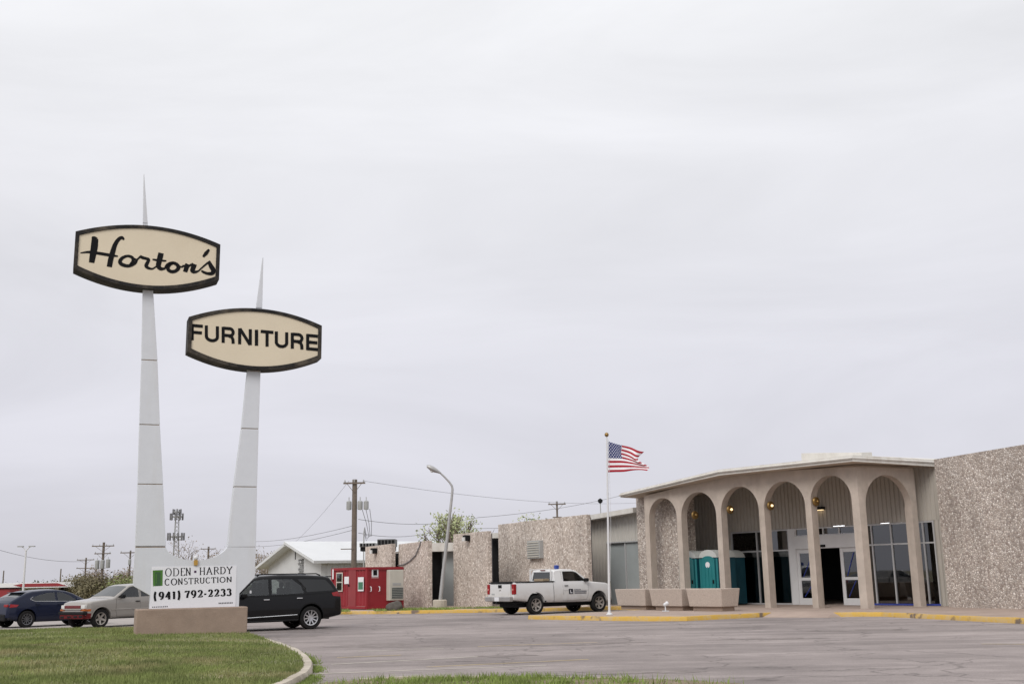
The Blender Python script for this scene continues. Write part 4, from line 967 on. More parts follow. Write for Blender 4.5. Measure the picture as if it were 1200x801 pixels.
SER={'O':[ell(.5,.5,.43,.5)],'D':[[(.18,0),(.18,1)],[(.02,.98),(.45,.98)]+ell(.45,.5,.47,.48,90,-90,12)+[(.02,.02)]],'E':[[(.2,0),(.2,1)],[(.02,.98),(.95,.98),(.96,.84)],[(.2,.52),(.7,.52)],[(.02,.02),(.95,.02),(.98,.2)]],
 'N':[[(.14,0),(.14,1)],[(.12,1),(.86,0)],[(.86,0),(.86,1)],[(0,.985),(.22,.985)],[(.72,.985),(1,.985)],[(.02,.015),(.28,.015)]],'H':[[(.17,0),(.17,1)],[(.83,0),(.83,1)],[(.17,.5),(.83,.5)],[(.02,.985),(.32,.985)],[(.68,.985),(.98,.985)],[(.02,.015),(.32,.015)],[(.68,.015),(.98,.015)]],
 'A':[[(.12,0),(.5,1)],[(.48,1),(.86,0)],[(.26,.36),(.72,.36)],[(0,.015),(.26,.015)],[(.72,.015),(1,.015)]],'R':[[(.18,0),(.18,1)],[(.02,.98),(.5,.98)]+ell(.5,.75,.3,.23,90,-90,10)+[(.18,.52)],[(.5,.52),(.72,.25),(.98,.02)],[(.02,.015),(.34,.015)]],
 'Y':[[(.1,1),(.5,.48)],[(.9,1),(.5,.48)],[(.5,.5),(.5,0)],[(0,.985),(.25,.985)],[(.75,.985),(1,.985)],[(.34,.015),(.66,.015)]],'C':[ell(.52,.5,.44,.5,45,318,20)],
 'S':[ell(.5,.75,.36,.25,40,250,12)+ell(.5,.25,.38,.25,90,-150,12)],'T':[[(.5,0),(.5,1)],[(.02,.82),(.04,.98),(.96,.98),(.98,.82)],[(.34,.015),(.66,.015)]],'U':[[(.16,1),(.16,.35)]+ell(.5,.33,.34,.32,180,360,12)+[(.84,1)],[(0,.985),(.3,.985)],[(.7,.985),(1,.985)]],'I':[[(.5,0),(.5,1)],[(.1,.985),(.9,.985)],[(.1,.015),(.9,.015)]],
 '9':[ell(.5,.68,.36,.31),[(.86,.7),(.84,.4),(.66,.12),(.3,.0)]],'4':[[(.7,0),(.7,1)],[(.7,1),(.08,.3),(.98,.3)],[(.45,.015),(.95,.015)]],'1':[[(.52,0),(.52,1)],[(.2,.82),(.5,.96)],[(.2,.015),(.84,.015)]],'7':[[(.08,.78),(.1,.95),(.92,.95),(.6,.55),(.42,0)]],
 '2':[[(.14,.74)]+ell(.5,.72,.34,.26,160,-20,12)+[(.6,.35),(.12,.06),(.9,.06),(.94,.22)]],'3':[[(.14,.82)]+ell(.48,.75,.32,.23,150,-80,12)+ell(.48,.27,.38,.26,80,-160,14)],'-':[[(.05,.4),(.95,.4)]],'(':[ell(1.0,.45,.95,.75,122,238,12)],')':[ell(0.0,.45,.95,.75,58,-58,12)]}
def serif(lets,top,bot,thick,thin,name):
    b=MB()
    for ch,x0,x1 in lets:
        for pl in SER[ch]:
            if len(pl)<8: pl=[tuple(Vector(a).lerp(Vector(c),k/3)) for a,c in zip(pl[:-1],pl[1:]) for k in range(3)]+[pl[-1]]
            q=[]
            for u,v in pl:
                x=x0+u*(x1-x0); q.append((x,bot(x)+(top(x)-bot(x))*v))
            ws=[]
            for i in range(len(q)):
                d=Vector(q[min(i+1,len(q)-1)])-Vector(q[max(i-1,0)]); k=abs(d.y)/max(d.length,1e-6); ws.append(max(4.5,thin+(thick-thin)*k**1.5) if ch!='-' else thick*.7)
            ribbon(b,q,ws,tr,PO)
    return b.build(name,M['black'],ban)
lin=lambda a,c:(lambda x:a[1]+(x-a[0])*(c[1]-a[1])/(c[0]-a[0]))
serif([('O',235,312),('D',325,400),('E',415,468),('N',478,535),('H',638,705),('A',715,792),('R',803,868),('D',878,945),('Y',952,1026)],lin((235,256),(1025,232)),lin((235,349),(1025,314)),12,5,'company_name')
quadpx('dot',[(575,281),(602,280),(602,306),(575,307)],M['plum'],PO+.001)
serif([('C',230,290),('O',303,375),('N',387,440),('S',456,500),('T',510,565),('R',577,632),('U',642,697),('C',710,765),('T',776,832),('I',843,862),('O',874,942),('N',955,1015)],lin((230,378),(1015,353)),lin((230,453),(1015,412)),12,6,'trade_name')
serif([('(',112,138),('9',162,220),('4',240,300),('1',318,360),(')',378,402),('7',470,522),('9',540,598),('2',616,674),('-',690,720),('2',740,792),('2',812,866),('3',886,940),('3',956,1010)],lin((105,536),(1010,492)),lin((105,622),(1010,572)),26,11,'phone_number')
b=MB()
for k in range(9):
    ribbon(b,[(84+k*21,708-k*.9),(97+k*21,707-k*.9)],[13]*2,tr,PO)
for k in range(9):
    ribbon(b,[(862+k*19,663-k*.7),(874+k*19,662-k*.7)],[17]*2,tr,PO)
b.build('small_print',mat('grey_print',(.10,.10,.11),.6,.1,3),ban)

# ------------------------------------------------------------------ container office, boulder, shed, poles
cc=P(429.5,700,55.4); ca=R(40); cz1=P(429.5,662.8,55.4).z; CH=cz1-SW-.08
cont=thing('site_container','dark red corrugated site container with notices and a wall cooling unit','container',(cc.x,cc.y,SW+.02),ca)
# local: near corner at origin, end wall along +x, long wall along +y
WE,WL=2.2,3.4
def corr(name,axis,L_,z0,z1,pitch,dep,flip):
    xs=[];n=int(L_/pitch)
    for i in range(n):
        a=L_*i/n;s=L_/n; xs += [(a,0),(a+s*.35,0),(a+s*.5,dep),(a+s*.85,dep)]
    xs.append((L_,0)); vs=[]
    for t,o in xs:
        p=(t,o) if axis=='x' else (o,t); vs += [(*p,z0),(*p,z1)]
    b=MB(); b.add(vs,[(2*i,2*i+2,2*i+3,2*i+1) for i in range(len(xs)-1)]); o=b.build(name,M['red_steel'],cont,world=False); m=o.modifiers.new('t','SOLIDIFY'); m.thickness=.02; m.offset=0; return o
corr('side_wall','y',WL-.1,.14,CH-.1,.28,.036,1).location=(0.03,.05,0)
b=MB(); b.box((WE/2,.05,CH/2),(WE-.1,.04,CH-.2)); b.build('end_wall',M['red_steel'],cont,world=False)
b=MB(); b.box((WE/2,WL-.05,CH/2),(WE-.1,.04,CH-.2)); b.box((WE-.05,WL/2,CH/2),(.04,WL-.12,CH-.2)); b.build('far_walls',M['red_steel'],cont,world=False)
b=MB(); b.box((WE/2,WL/2,CH-.03),(WE-.06,WL-.06,.05)); b.build('roof',M['red_steel'],cont,world=False)
for x in (.05,WE-.05):
    for y in (.05,WL-.05):
        b=MB(); b.box((x,y,CH/2),(.12,.12,CH)); b.build('corner_post',M['red_steel'],cont,world=False)
for z in (.07,CH-.05):
    b=MB(); b.box((WE/2,.02,z),(WE-.12,.1,.12)); b.box((.02,WL/2,z),(.1,WL-.12,.12)); b.build('rail',M['red_steel'],cont,world=False)
dr_=MB(); dr_.box((.012,1.35,1.02),(.05,.72,1.9)); d0=dr_.build('door',mat('faded_red_door',(.24,.03,.035),.55,.1,2),cont,world=False,bevel=.01)
b=MB(); b.box((-.03,1.62,1.15),(.06,.06,.1)); b.build('handle',M['dark'],d0,world=False)
def plate(name,axis,t,z,wt,wz,mt,par=cont,o=.0):
    b=MB(); b.box((-.012-o,t,z) if axis=='y' else (t,.02-o,z),(.02,wt,wz) if axis=='y' else (wt,.024,wz)); return b.build(name,mt,par,world=False)
w0=plate('window','y',2.55,CH*.66,.62,.95,M['cream_met'],o=.01); 
b=MB(); b.box((-.036,2.55,CH*.66+.22),(.01,.48,.4)); b.build('pane',M['glass'],w0,world=False); b=MB(); b.box((-.036,2.55,CH*.66-.23),(.01,.48,.38)); b.build('pane',M['glass'],w0,world=False)
plate('notice','y',1.85,CH*.70,.42,.36,M['paper'],o=.01); nb=plate('notice','y',.50,CH*.60,.52,.68,M['paper'],o=.01)
b=MB(); b.box((-.036,.5,CH*.56),(.01,.42,.36)); b.build('notice_print',mat('green_print',(.05,.17,.10),.6,.2,12),nb,world=False)
plate('white_mark','y',3.2,CH*.86,.12,.5,M['paper'],o=.01)
n2=plate('notice','x',.50,CH*.86,.38,.44,M['paper']); b=MB(); b.box((.50,.002,CH*.87),(.22,.01,.26)); b.build('notice_print',M['black'],n2,world=False)
plate('caption_strip','x',.50,CH*.75,.40,.09,mat('pink_caption',(.42,.16,.16),.6,.2,9)); 
for x in (.24,.74):
    b=MB(); b.tube([(x,.03,CH*.42),(x,-.05,CH*.43),(x,-.05,CH*.52),(x,.03,CH*.53)],.025,6); b.build('pull_handle',M['paper'],cont,world=False)
b=MB(); b.box((1.62,-.10,CH*.56),(.86,.30,CH*.74)); ac=b.build('cooling_unit',M['cream_met'],cont,world=False,bevel=.02)
b=MB(); b.box((1.66,-.258,CH*.36),(.66,.02,CH*.26)); b.build('grille',mat('grille_dark',(.06,.075,.065),.6,.2,6),ac,world=False)
for k in range(7):
    b=MB(); b.box((1.66,-.272,CH*.25+k*.085),(.64,.012,.02)); b.build('slat',M['greymet'],ac,world=False)
b=MB(); b.box((1.62,-.258,CH*.58),(.5,.015,.12)); b.build('control_panel',M['greymet'],ac,world=False)
for x,y in ((.2,.5),(.2,2.9),(1.9,.4)):
    b=MB(); b.box((x,y,-.03),(.3,.2,.16)); b.build('skid_block',M['dark'],cont,world=False)
c=G(466,714.3,SW); bm=bmesh.new(); bmesh.ops.create_icosphere(bm,subdivisions=3,radius=1)
for v in bm.verts:
    n=mnoise.noise(v.co*1.3+Vector((4,1,2)))*.28+mnoise.noise(v.co*3.1)*.1; v.co=v.co*(1+n); v.co.x*=.40; v.co.y*=.34; v.co.z=max(-.05,v.co.z*.30+.14)
me=bpy.data.meshes.new('boulder'); bm.to_mesh(me); bm.free(); me.materials.append(M['rock']); me.polygons.foreach_set('use_smooth',[True]*len(me.polygons)); o=link('boulder',me); o.location=(c.x-.1,c.y-.3,SW-.02); tag(o,'dark rounded boulder on the grass edge beside the red container','boulder')
pts=[]
for _ in range(9000):
    x=-13+13*random.random(); y=52.8+(x+8)*-.09+2.2*random.random()
    if mnoise.noise(Vector((x*.6,y*.6,5)))>-.1: pts.append((x,y,SW-.01))
g=blades('kerbside_grass',pts,.04,.14,.02,M['weed'],.7); g['label']='strip of grass behind the yellow kerb at the panels'
# shed
sh=thing('metal_shed','pale gabled metal shed with white roof behind the black car','shed',tuple(P(378,690,88)*1.0)[:2]+(gz(-15,88),),0)
Sr=P(378,656,88); Sl=P(316,661.5,99); ap=P(341.5,639.5,93.5); Srr=P(470,652,97)
zE=(Sr.z+Sl.z)/2; zA=ap.z+.1; g0=Vector((Sr.x,Sr.y)); gl=Vector((Sl.x,Sl.y)); gd=(gl-g0); gm=g0+gd*.5; ld=Vector((-gd.y,gd.x)).normalized(); ld=ld if ld.x>0 else -ld; LS=13.0
zg0=gz(-15,90)-.2
b=MB(); b.add([(*g0,zg0),(*gl,zg0),(*gl,zE),(*gm,zA),(*g0,zE)],[(0,1,2,3,4)]); o=b.build('gable_wall',M['shed'],sh,recalc=True); m=o.modifiers.new('t','SOLIDIFY'); m.thickness=.1
ribbed('side_wall',tuple(g0),tuple(ld),0,LS,zg0,zE,M['shed'],pitch=.5,depth=.05,parent=sh)
gu=gd.normalized(); ov=1.0
for s in (0,1):
    e0=(g0-gu*.7 if s==0 else gl+gu*.9); zz0=zE-(zA-zE)*.13
    b=MB(); a=e0-ld*ov; c=e0+ld*(LS+.5); d=gm-ld*ov; f=gm+ld*(LS+.5)
    b.add([(*a,zz0),(*c,zz0),(*f,zA+.08),(*d,zA+.08)],[(0,1,2,3)]); o=b.build('roof_slope',M['shed_roof'],sh,recalc=True); m=o.modifiers.new('t','SOLIDIFY'); m.thickness=.22; m.offset=-1
def gpt(px,py,off=.08):
    t,z=onplane(px,py,tuple(g0),tuple(gu)); q=g0+gu*t-ld*off; return (q.x,q.y,z)
b=MB(); b.add([gpt(351,655,.1),gpt(357.5,654,.1),gpt(357.5,672.5,.1),gpt(351,672.5,.1)],[(0,1,2,3)]); mu=b.build('mural',M['dark'],sh)
def blob(px,py,rx,ry,o):
    b=MB(); vs=[gpt(px+rx*math.cos(2*math.pi*k/14),py+ry*math.sin(2*math.pi*k/14),o) for k in range(14)]; b.add(vs,[tuple(range(14))]); b.build('mural_patch',M['shed'],mu)
for px,py,rx,ry in ((350.6,658.3,1.5,1.4),(354.0,657.8,.9,1.2),(352.2,663.6,.9,2.0),(351.5,669.5,1.3,1.2)): blob(px,py,rx,ry,.13)
b=MB(); b.box((0,0,0),(.1,.1,.1)) ; 
def vpost(px,y0,y1,wd,mt,nm):
    b=MB(); a=gpt(px-wd/2,y0,.11);c=gpt(px+wd/2,y0,.11);d=gpt(px+wd/2,y1,.11);e_=gpt(px-wd/2,y1,.11); b.add([a,c,d,e_],[(0,1,2,3)]); b.build(nm,mt,sh)
vpost(347.6,645,655,1.0,M['dark'],'gable_vent')
# street lamp leaning over the kerb
lb=G(515.5,712.5,SW); d_l=lb.y
lamp=thing('street_lamp','leaning galvanised street lamp with cobra head before the stone panels','street lamp',tuple(lb))
L=lambda px,py,dd=0:P(px,py,d_l+dd)-lb
b=MB(); b.tube([L(516,703),L(518.8,675),L(523,640),L(527,603),L(529.3,584),L(530.3,573),L(529.5,568.8),L(527,565),L(521,558.5),L(515,553)],[.095,.09,.083,.074,.066,.062,.058,.052,.047,.043],10); b.build('pole',M['pole'],lamp,world=False,smooth=50)
b=MB(); a=Vector((L(515.5,553.5))); e_=Vector((L(501,546.5))); u=(e_-a)
rings=[]
for k,(t,wy,h0,h1) in enumerate(((-.1,.05,-.04,.04),(.2,.12,-.08,.12),(.5,.21,-.13,.16),(.8,.21,-.12,.15),(1.05,.13,-.06,.08))):
    c=a+u*t; rings.append([(c.x,c.y+wy*math.cos(2*math.pi*j/12),c.z+(h1 if math.sin(2*math.pi*j/12)>0 else -h0)*math.sin(2*math.pi*j/12)) for j in range(12)])
b.loft(rings); b.build('lamp_head',M['pole'],lamp,world=False,smooth=50,recalc=True)
b=MB(); c=a+u*.62; b.lathe([(.001,-.10),(.09,-.07),(.11,0)],10,Matrix.Translation(c+Vector((0,0,-.08)))); b.build('lens',M['headl'],lamp,world=False,smooth=50)
b=MB(); b.lathe([(.36,-.05),(.34,.38),(.30,.42)],14); b.build('footing',M['curbc'],lamp,world=False)
# utility poles
def upole(px,ytop,d,name_lab,arms,trans=(),rad=.14,base=None,mt=None,ln=2.4,az=0.0):
    t_=P(px,ytop,d); zb3=gz(t_.x,d) if base is None else base; h=t_.z-zb3
    o=thing('utility_pole',name_lab,'utility pole',(t_.x,d,zb3),az,'wooden utility poles')
    b=MB(); b.tube([(0,0,-.3),(0,0,h*.5),(0,0,h)],[rad*1.25,rad*1.1,rad],8); b.build('pole',mt or M['wood'],o,world=False,smooth=50)
    for (dz,L_,nI) in arms:
        b=MB(); b.box((0,-rad-.06,h-dz),(L_,.11,.13)); b.build('crossarm',M['wood'],o,world=False)
        for k in range(nI):
            x=-L_/2+.12+(L_-.24)*k/max(1,nI-1); b=MB(); b.lathe([(.03,0),(.06,.05),(.04,.1),(.055,.15),(.02,.2)],8,Matrix.Translation((x,-rad-.06,h-dz+.065))); b.build('insulator',M['greymet'],o,world=False)
        for s in (-1,1):
            b=MB(); b.tube([(s*L_*.33,-rad-.07,h-dz-.05),(0,-rad-.03,h-dz-.75)],.02,4); b.build('brace',M['wood'],o,world=False)
    for (dx,dz,hh) in trans:
        b=MB(); rq=.2+.09*(hh>.8); b.lathe([(.001,h-dz-.03),(rq-.02,h-dz),(rq,h-dz+.05),(rq,h-dz+hh),(rq-.06,h-dz+hh+.06),(.001,h-dz+hh+.08)],12,Matrix.Translation((dx,-.1,0))); tt=b.build('transformer',M['greymet'],o,world=False,smooth=40)
        b=MB(); b.tube([(dx,-.1,h-dz+hh),(dx,-.1,h-dz+hh+.35)],.035,6); b.build('bushing',M['greymet'],tt,world=False)
    return o,t_
up1,t1_=upole(415.8,561.5,86,'wooden utility pole with transformers behind the red container',[(.30,1.7,3)],[(-.42,2.35,.62),(.45,2.35,.62),(.92,2.35,.62)],.19,base=-.1)
h1=t1_.z+.1
b=MB(); b.tube([(.75,0,0),(.75,0,h1*.56),(.8,0,h1*.6)],[.05,.05,.04],6); b.build('riser_pipe',M['greymet'],up1,world=False)
for k in range(3):
    b=MB(); b.tube([(.6+.3*k,-.1,h1-2.3),(.95+.2*k,-.1,h1-3.4),(1.15+.1*k,-.1,h1-4.4),(.95,-.1,h1-4.75+.2*k),(.82,-.05,h1-4.3+.3*k)],.022,4); b.build('drop_wire',M['wire'],up1,world=False)
for dz in (5.35,6.8):
    b=MB(); b.box((-.5,-.22,h1-dz),(1.0,.07,.07)); b.build('side_arm',M['wood'],up1,world=False)
upole(121.8,635,150,'wooden utility pole with three transformers over the tan pickup cab',[(.5,3.0,4),(1.5,2.2,2)],[(-.7,3.5,1.1),(.0,3.5,1.1),(.75,3.4,1.1)],.17)
upole(101,653,205,'thin far utility pole with three crossarms left of the tan pickup cab',[(.4,3.2,3),(1.9,3.2,2),(3.3,1.4,0)],(),.16)
upole(153,644.5,150,'utility pole mostly hidden behind the left edge of the pylon sign',[(.3,2.6,3)],[(.0,1.9,.7)],.12)
upole(652.5,587,132,'utility pole with crossarm rising above the plain stone wall',[(.35,2.1,3),(1.9,1.1,0)],(),.11)
upole(71.5,666,210,'short dark pole standing behind the filling station canopy',[],(),.12)
upole(4.5,668,220,'dark pole at the left edge behind the canopy',[],(),.12)
upole(244.5,640,190,'utility pole seen through the notch of the pylon sign',[(.4,2.6,3)],(),.16)
upole(225,650,240,'thin far pole low in the notch of the pylon sign',[],(),.16)
# twin-headed lamp by the filling station
t_=P(30.5,644.5,140); z0=gz(t_.x,140); o=thing('area_light','white twin-headed area light beside the filling station','street lamp',(t_.x,140,z0)); h=t_.z-z0
b=MB(); b.tube([(0,0,0),(0,0,h)],[.16,.11],8); b.build('pole',M['white_pole'],o,world=False,smooth=50)
for s in (-1,1):
    b=MB(); b.tube([(0,0,h-.1),(s*.35,0,h+.35),(s*.5,0,h+.45)],.06,5); b.build('arm',M['white_pole'],o,world=False); b=MB(); b.box((s*.72,0,h+.5),(.7,.4,.12)); b.build('lamp_head',M['greymet'],o,world=False)
# cell tower
M['antenna']=mat('hazed_antenna',(.17,.17,.18),.7,.1,2)  # dark antennas greyed, distance haze put into their colour
t_=P(207.5,598,400); z0=gz(t_.x,400); h=t_.z-z0; o=thing('cell_tower','far lattice cell tower with antennas seen through the sign notch','tower',(t_.x,400,z0))
b=MB(); nb=22
for k in range(3):
    a=2*math.pi*k/3+.4; b.tube([(1.7*math.cos(a),1.7*math.sin(a),0),(.7*math.cos(a),.7*math.sin(a),h*.97)],.16,4)
b.build('mast_leg',M['greymet'],o,world=False)
b=MB()
for i in range(nb):
    for k in range(3):
        a=2*math.pi*k/3+.4; c=2*math.pi*((k+1)%3)/3+.4; z_=h*.97*i/nb; z2=h*.97*(i+1)/nb; r1=1.7-1.0*i/nb; r2=1.7-1.0*(i+1)/nb
        b.tube([(r1*math.cos(a),r1*math.sin(a),z_),(r2*math.cos(c),r2*math.sin(c),z2)],.09,3)
b.build('lattice',M['greymet'],o,world=False)
for zf,n_,rr_,hh in ((.93,9,2.2,2.4),(.985,5,1.4,2.0),(.70,12,2.9,2.6)):
    for k in range(n_):
        a=2*math.pi*k/n_; b=MB(); b.box((rr_*math.cos(a),rr_*math.sin(a),h*zf),(.45,.45,hh)); b.build('antenna',M['antenna'],o,world=False)
    b=MB(); b.lathe([(rr_*.95,h*zf-.2),(rr_*.95,h*zf+.2),(.7,h*zf+.2)],10); b.build('platform',M['greymet'],o,world=False)
# wires
def wire(pts,sag,lab,r=.022,seg=14):
    b=MB(); q=[]
    for a,c in zip(pts[:-1],pts[1:]):
        for k in range(seg): t=k/seg; p=a.lerp(c,t); p.z-=sag*4*t*(1-t); q.append(p)
    q.append(pts[-1]); b.tube(q,r*.62,4,cap=False); return tag(b.build('overhead_wire',M['wire']),lab,'wire','overhead lines')
wire([P(425,563,86),P(760,588,150)],.8,'overhead wire running right from the top of the transformer pole')
wire([P(409,563,86),P(340,640,120)],.3,'overhead wire dropping left from the top of the transformer pole',.02)
wire([P(420,608,86),P(560,606,105),P(762,571,130)],.5,'upper of the sagging lines above the stone panels',.03)
wire([P(420,624,86),P(520,619,105),P(762,602,140)],.5,'lower of the sagging lines above the stone panels',.03)
wire([P(412,621,86),P(300,640,150)],.3,'thin line falling left of the transformer pole towards the shed',.03)
wire([P(412,616,86),P(300,634,150)],.3,'second thin line falling left towards the shed roof',.03)
wire([P(-20,638,150),P(101,657,205)],.8,'long wire crossing the sky above the filling station',.045)
# filling station canopy
cd=165; a=P(88.5,681.3,cd); zl=P(88.5,687.3,cd).z; zg_=gz(-60,cd)
fs_=thing('station_canopy','red and white filling station canopy behind the dark blue car','canopy',(a.x-10,cd,zg_))
x1=a.x; x0=P(-60,684,cd).x
b=MB(); b.box(((x0+x1)/2,cd+4,(a.z+zl)/2),(x1-x0,8,a.z-zl)); b.build('fascia',M['can_white'],fs_,bevel=.03)
xa=P(25,684,cd).x; xb=P(80,684,cd).x; hz=(a.z-zl); b=MB(); b.add([(xa-1.2,cd-.02,zl+hz*.55),(xa,cd-.02,zl+hz*.2),(xb,cd-.02,zl+hz*.2),(xb-1.6,cd-.02,zl+hz*.85),(xa,cd-.02,zl+hz*.85)],[(0,1,2,3,4)]); b.build('red_band',M['can_red'],fs_)
for px in (67.5,73.5,20): 
    c=P(px,690,cd+3); b=MB(); b.box((c.x,cd+3,(zl+zg_)/2),(.5,.5,zl-zg_)); b.build('post',M['can_white'] if px!=73.5 else M['dark'],fs_)
c0_=P(11.5,689,150); o=thing('kiosk','small red kiosk under the canopy at the left edge','kiosk',(c0_.x-3.5,150,gz(-70,150)))
h=c0_.z-gz(-70,150); b=MB(); b.box((0,1.5,h/2),(7,3,h)); b.build('wall',M['can_red'],o,world=False); b=MB(); b.box((0,1.5,h+.06),(7.4,3.4,.15)); b.build('roof',M['dark'],o,world=False)
b=MB(); b.box((1.5,-.02,h*.4),(2,.05,h*.6)); b.build('window',M['carglass'],o,world=False)

# ------------------------------------------------------------------ vehicles
def interp(tab,x):
    if x<=tab[0][0]: return tab[0][1]
    for (a,p),(c,q) in zip(tab[:-1],tab[1:]):
        if x<=c: return p+(q-p)*(x-a)/(c-a) if c>a else q
    return tab[-1][1]
def wheel_meshes(r,wd,spokes,rim_m,dish=.0,key=''):
    t=MB(); Mx=Matrix.Rotation(R(-90),4,'X')       # axis along +y (outer side is +y)
    rr=r*.66
    t.lathe([(rr,-wd/2),(r*.93,-wd/2),(r*.985,-wd*.40),(r,-wd*.25),(r,wd*.25),(r*.985,wd*.40),(r*.93,wd/2),(rr*1.03,wd/2),(rr,wd*.42)],32,Mx,cap=False)
    tm=t.mesh('tyre',35,True); tm.materials.append(M['tyre'])
    g=MB(); g.lathe([(rr*.99,-wd*.4),(rr*1.03,wd*.44),(rr*.99,wd*.46),(rr*.90,wd*.42),(rr*.88,-wd*.1)],32,Mx,cap=False)
    g.lathe([(.001,wd*.36-dish),(r*.15,wd*.37-dish),(r*.17,wd*.28-dish),(r*.17,-.02)],16,Mx,cap=False)
    for k in range(spokes):
        a=2*math.pi*k/spokes; Rk=Matrix.Rotation(a,4,'Y')
        w0,w1=.016*r/.37*10/spokes,.024*r/.37*10/spokes
        vs=[Rk@Vector(p) for p in ((-w1,wd*.30-dish,r*.12),(w1,wd*.30-dish,r*.12),(w0,wd*.40,rr*.93),(-w0,wd*.40,rr*.93),(-w1,wd*.14-dish,r*.12),(w1,wd*.14-dish,r*.12),(w0,wd*.22,rr*.93),(-w0,wd*.22,rr*.93))]
        g.add(vs,[(0,1,2,3),(7,6,5,4),(0,4,5,1),(1,5,6,2),(2,6,7,3),(3,7,4,0)])
    gm=g.mesh('wheel',35,True); gm.materials.append(rim_m)
    b=MB(); b.lathe([(.001,-wd*.12),(rr*.88,-wd*.12)],24,Mx,cap=False); bmm=b.mesh('brake_disc'); bmm.materials.append(M['dark'])
    return gm,tm,bmm
class Car:
    def __init__(s,name,label,cat,loc,heading,spec):
        s.sp=spec; s.t=thing(name,label,cat,(loc[0],loc[1],loc[2] if len(loc)>2 else 0.0),heading); s.sp.setdefault('r',.12); s.sp.setdefault('crown',.03)
    def W(s,x): return interp(s.sp['width'],x)
    def zt(s,x): return interp(s.sp['top'],x)
    def zb(s,x): return interp(s.sp['bot'],x)
    def w(s,x,z):
        sp=s.sp; W_=s.W(x); bz_=interp(sp['belt'],x)
        k=W_
        lo=sp.get('sill',.55)
        if z<lo: k-= (lo-z)**2*.35
        sh=sp.get('shoulder',.02); 
        k-= sh*((z-lo)/(bz_-lo))**2 if lo<z<=bz_ else (sh if z>bz_ else 0)
        if z<=bz_: k-=sp.get('bulge',.035)*((z-.72)/.45)**2 if z>.72 else 0
        else: k-=sp.get('bulge',.035)*((bz_-.72)/.45)**2
        if z>bz_: k-=(z-bz_)*sp['tumble']
        return k
    def body(s,mt,nx=90,arches=(),cuts=(),wins=()):
        sp=s.sp; x0,x1=sp['top'][0][0],sp['top'][-1][0]
        xs=sorted(set([x0+(x1-x0)*i/nx for i in range(nx+1)]+[p[0] for p in sp['top']]+[p[0] for p in sp['width']]))
        xs2=[xs[0]]
        for x in xs[1:]:
            if x-xs2[-1]>.006: xs2.append(x)
        rings=[]
        for x in xs2:
            zb_,zt_=s.zb(x),s.zt(x); r=min(sp['r'],(zt_-zb_)*.3); half=[]
            half.append((0,zb_)); half.append((s.w(x,zb_)*.82,zb_)); half.append((s.w(x,zb_+.05)-.03,zb_+.03))
            nz=12; z0=zb_+.09; z1=zt_-r
            for k in range(nz+1):
                z=z0+(z1-z0)*k/nz; half.append((s.w(x,z),z))
            wt=s.w(x,z1)
            for k in range(1,6):
                a=R(90)*k/5; half.append((wt-r*(1-math.cos(a))*1.15,z1+r*math.sin(a)))
            y_=half[-1][0]; c=sp['crown']
            half.append((y_*.6,zt_+c*.64)); half.append((0,zt_+c))
            ring=[(x,y,z) for y,z in half]+[(x,-y,z) for y,z in half[-2:0:-1]]
            rings.append(ring)
        b=MB(); b.loft(rings); me=b.mesh('body',None,True)
        o=link('body',me,s.t,False); me.materials.append(mt)
        cutters=[]
        for (ax_,ra,zc) in arches:
            c=MB(); c.lathe([(ra,-1.4),(ra,1.4)],40,Matrix.Translation((ax_,0,zc))@Matrix.Rotation(R(90),4,'X')); cutters.append(c)
        for c in cuts: cutters.append(c)
        for pl in wins:                      # window openings, right through the cabin
            cx=sum(p[0] for p in pl)/len(pl); cz=sum(p[1] for p in pl)/len(pl); n=len(pl); c=MB()
            q=[(cx+(x-cx)*.95,cz+(z-cz)*.95) for x,z in pl]; c.add([(x,-1.3,z) for x,z in q]+[(x,1.3,z) for x,z in q],[tuple(range(n)),tuple(range(2*n-1,n-1,-1))]+[(i,(i+1)%n,(i+1)%n+n,i+n) for i in range(n)]); cutters.append(c)
        tmp=[]
        for c in cutters:
            m=c.mesh('cut',None,True); q=bpy.data.objects.new('cut',m); COL.objects.link(q); tmp.append(q)
            md=o.modifiers.new('cut','BOOLEAN'); md.operation='DIFFERENCE'; md.object=q; md.solver='EXACT'
        # evaluate unparented, at the origin
        o.parent=None; bpy.context.view_layer.update(); dg=bpy.context.evaluated_depsgraph_get()
        nm=bpy.data.meshes.new_from_object(o.evaluated_get(dg)); o.modifiers.clear(); o.data=nm; nm.name='body'
        for q in tmp: bpy.data.objects.remove(q,do_unlink=True)
        nm.materials.clear(); nm.materials.append(mt); nm.polygons.foreach_set('material_index',[0]*len(nm.polygons))
        nm.polygons.foreach_set('use_smooth',[True]*len(nm.polygons)); nm.set_sharp_from_angle(angle=R(32))
        o.parent=s.t; s.bodyo=o
        # dark inner block fills the wheel wells
        yb=sp['width'][len(sp['width'])//2][1]-.36
        c=MB(); c.box(((x0+x1)/2,0,.55),((x1-x0)*.86,yb*2,.5)); c.build('underbody',M['trim'],s.t,world=False)
        return o
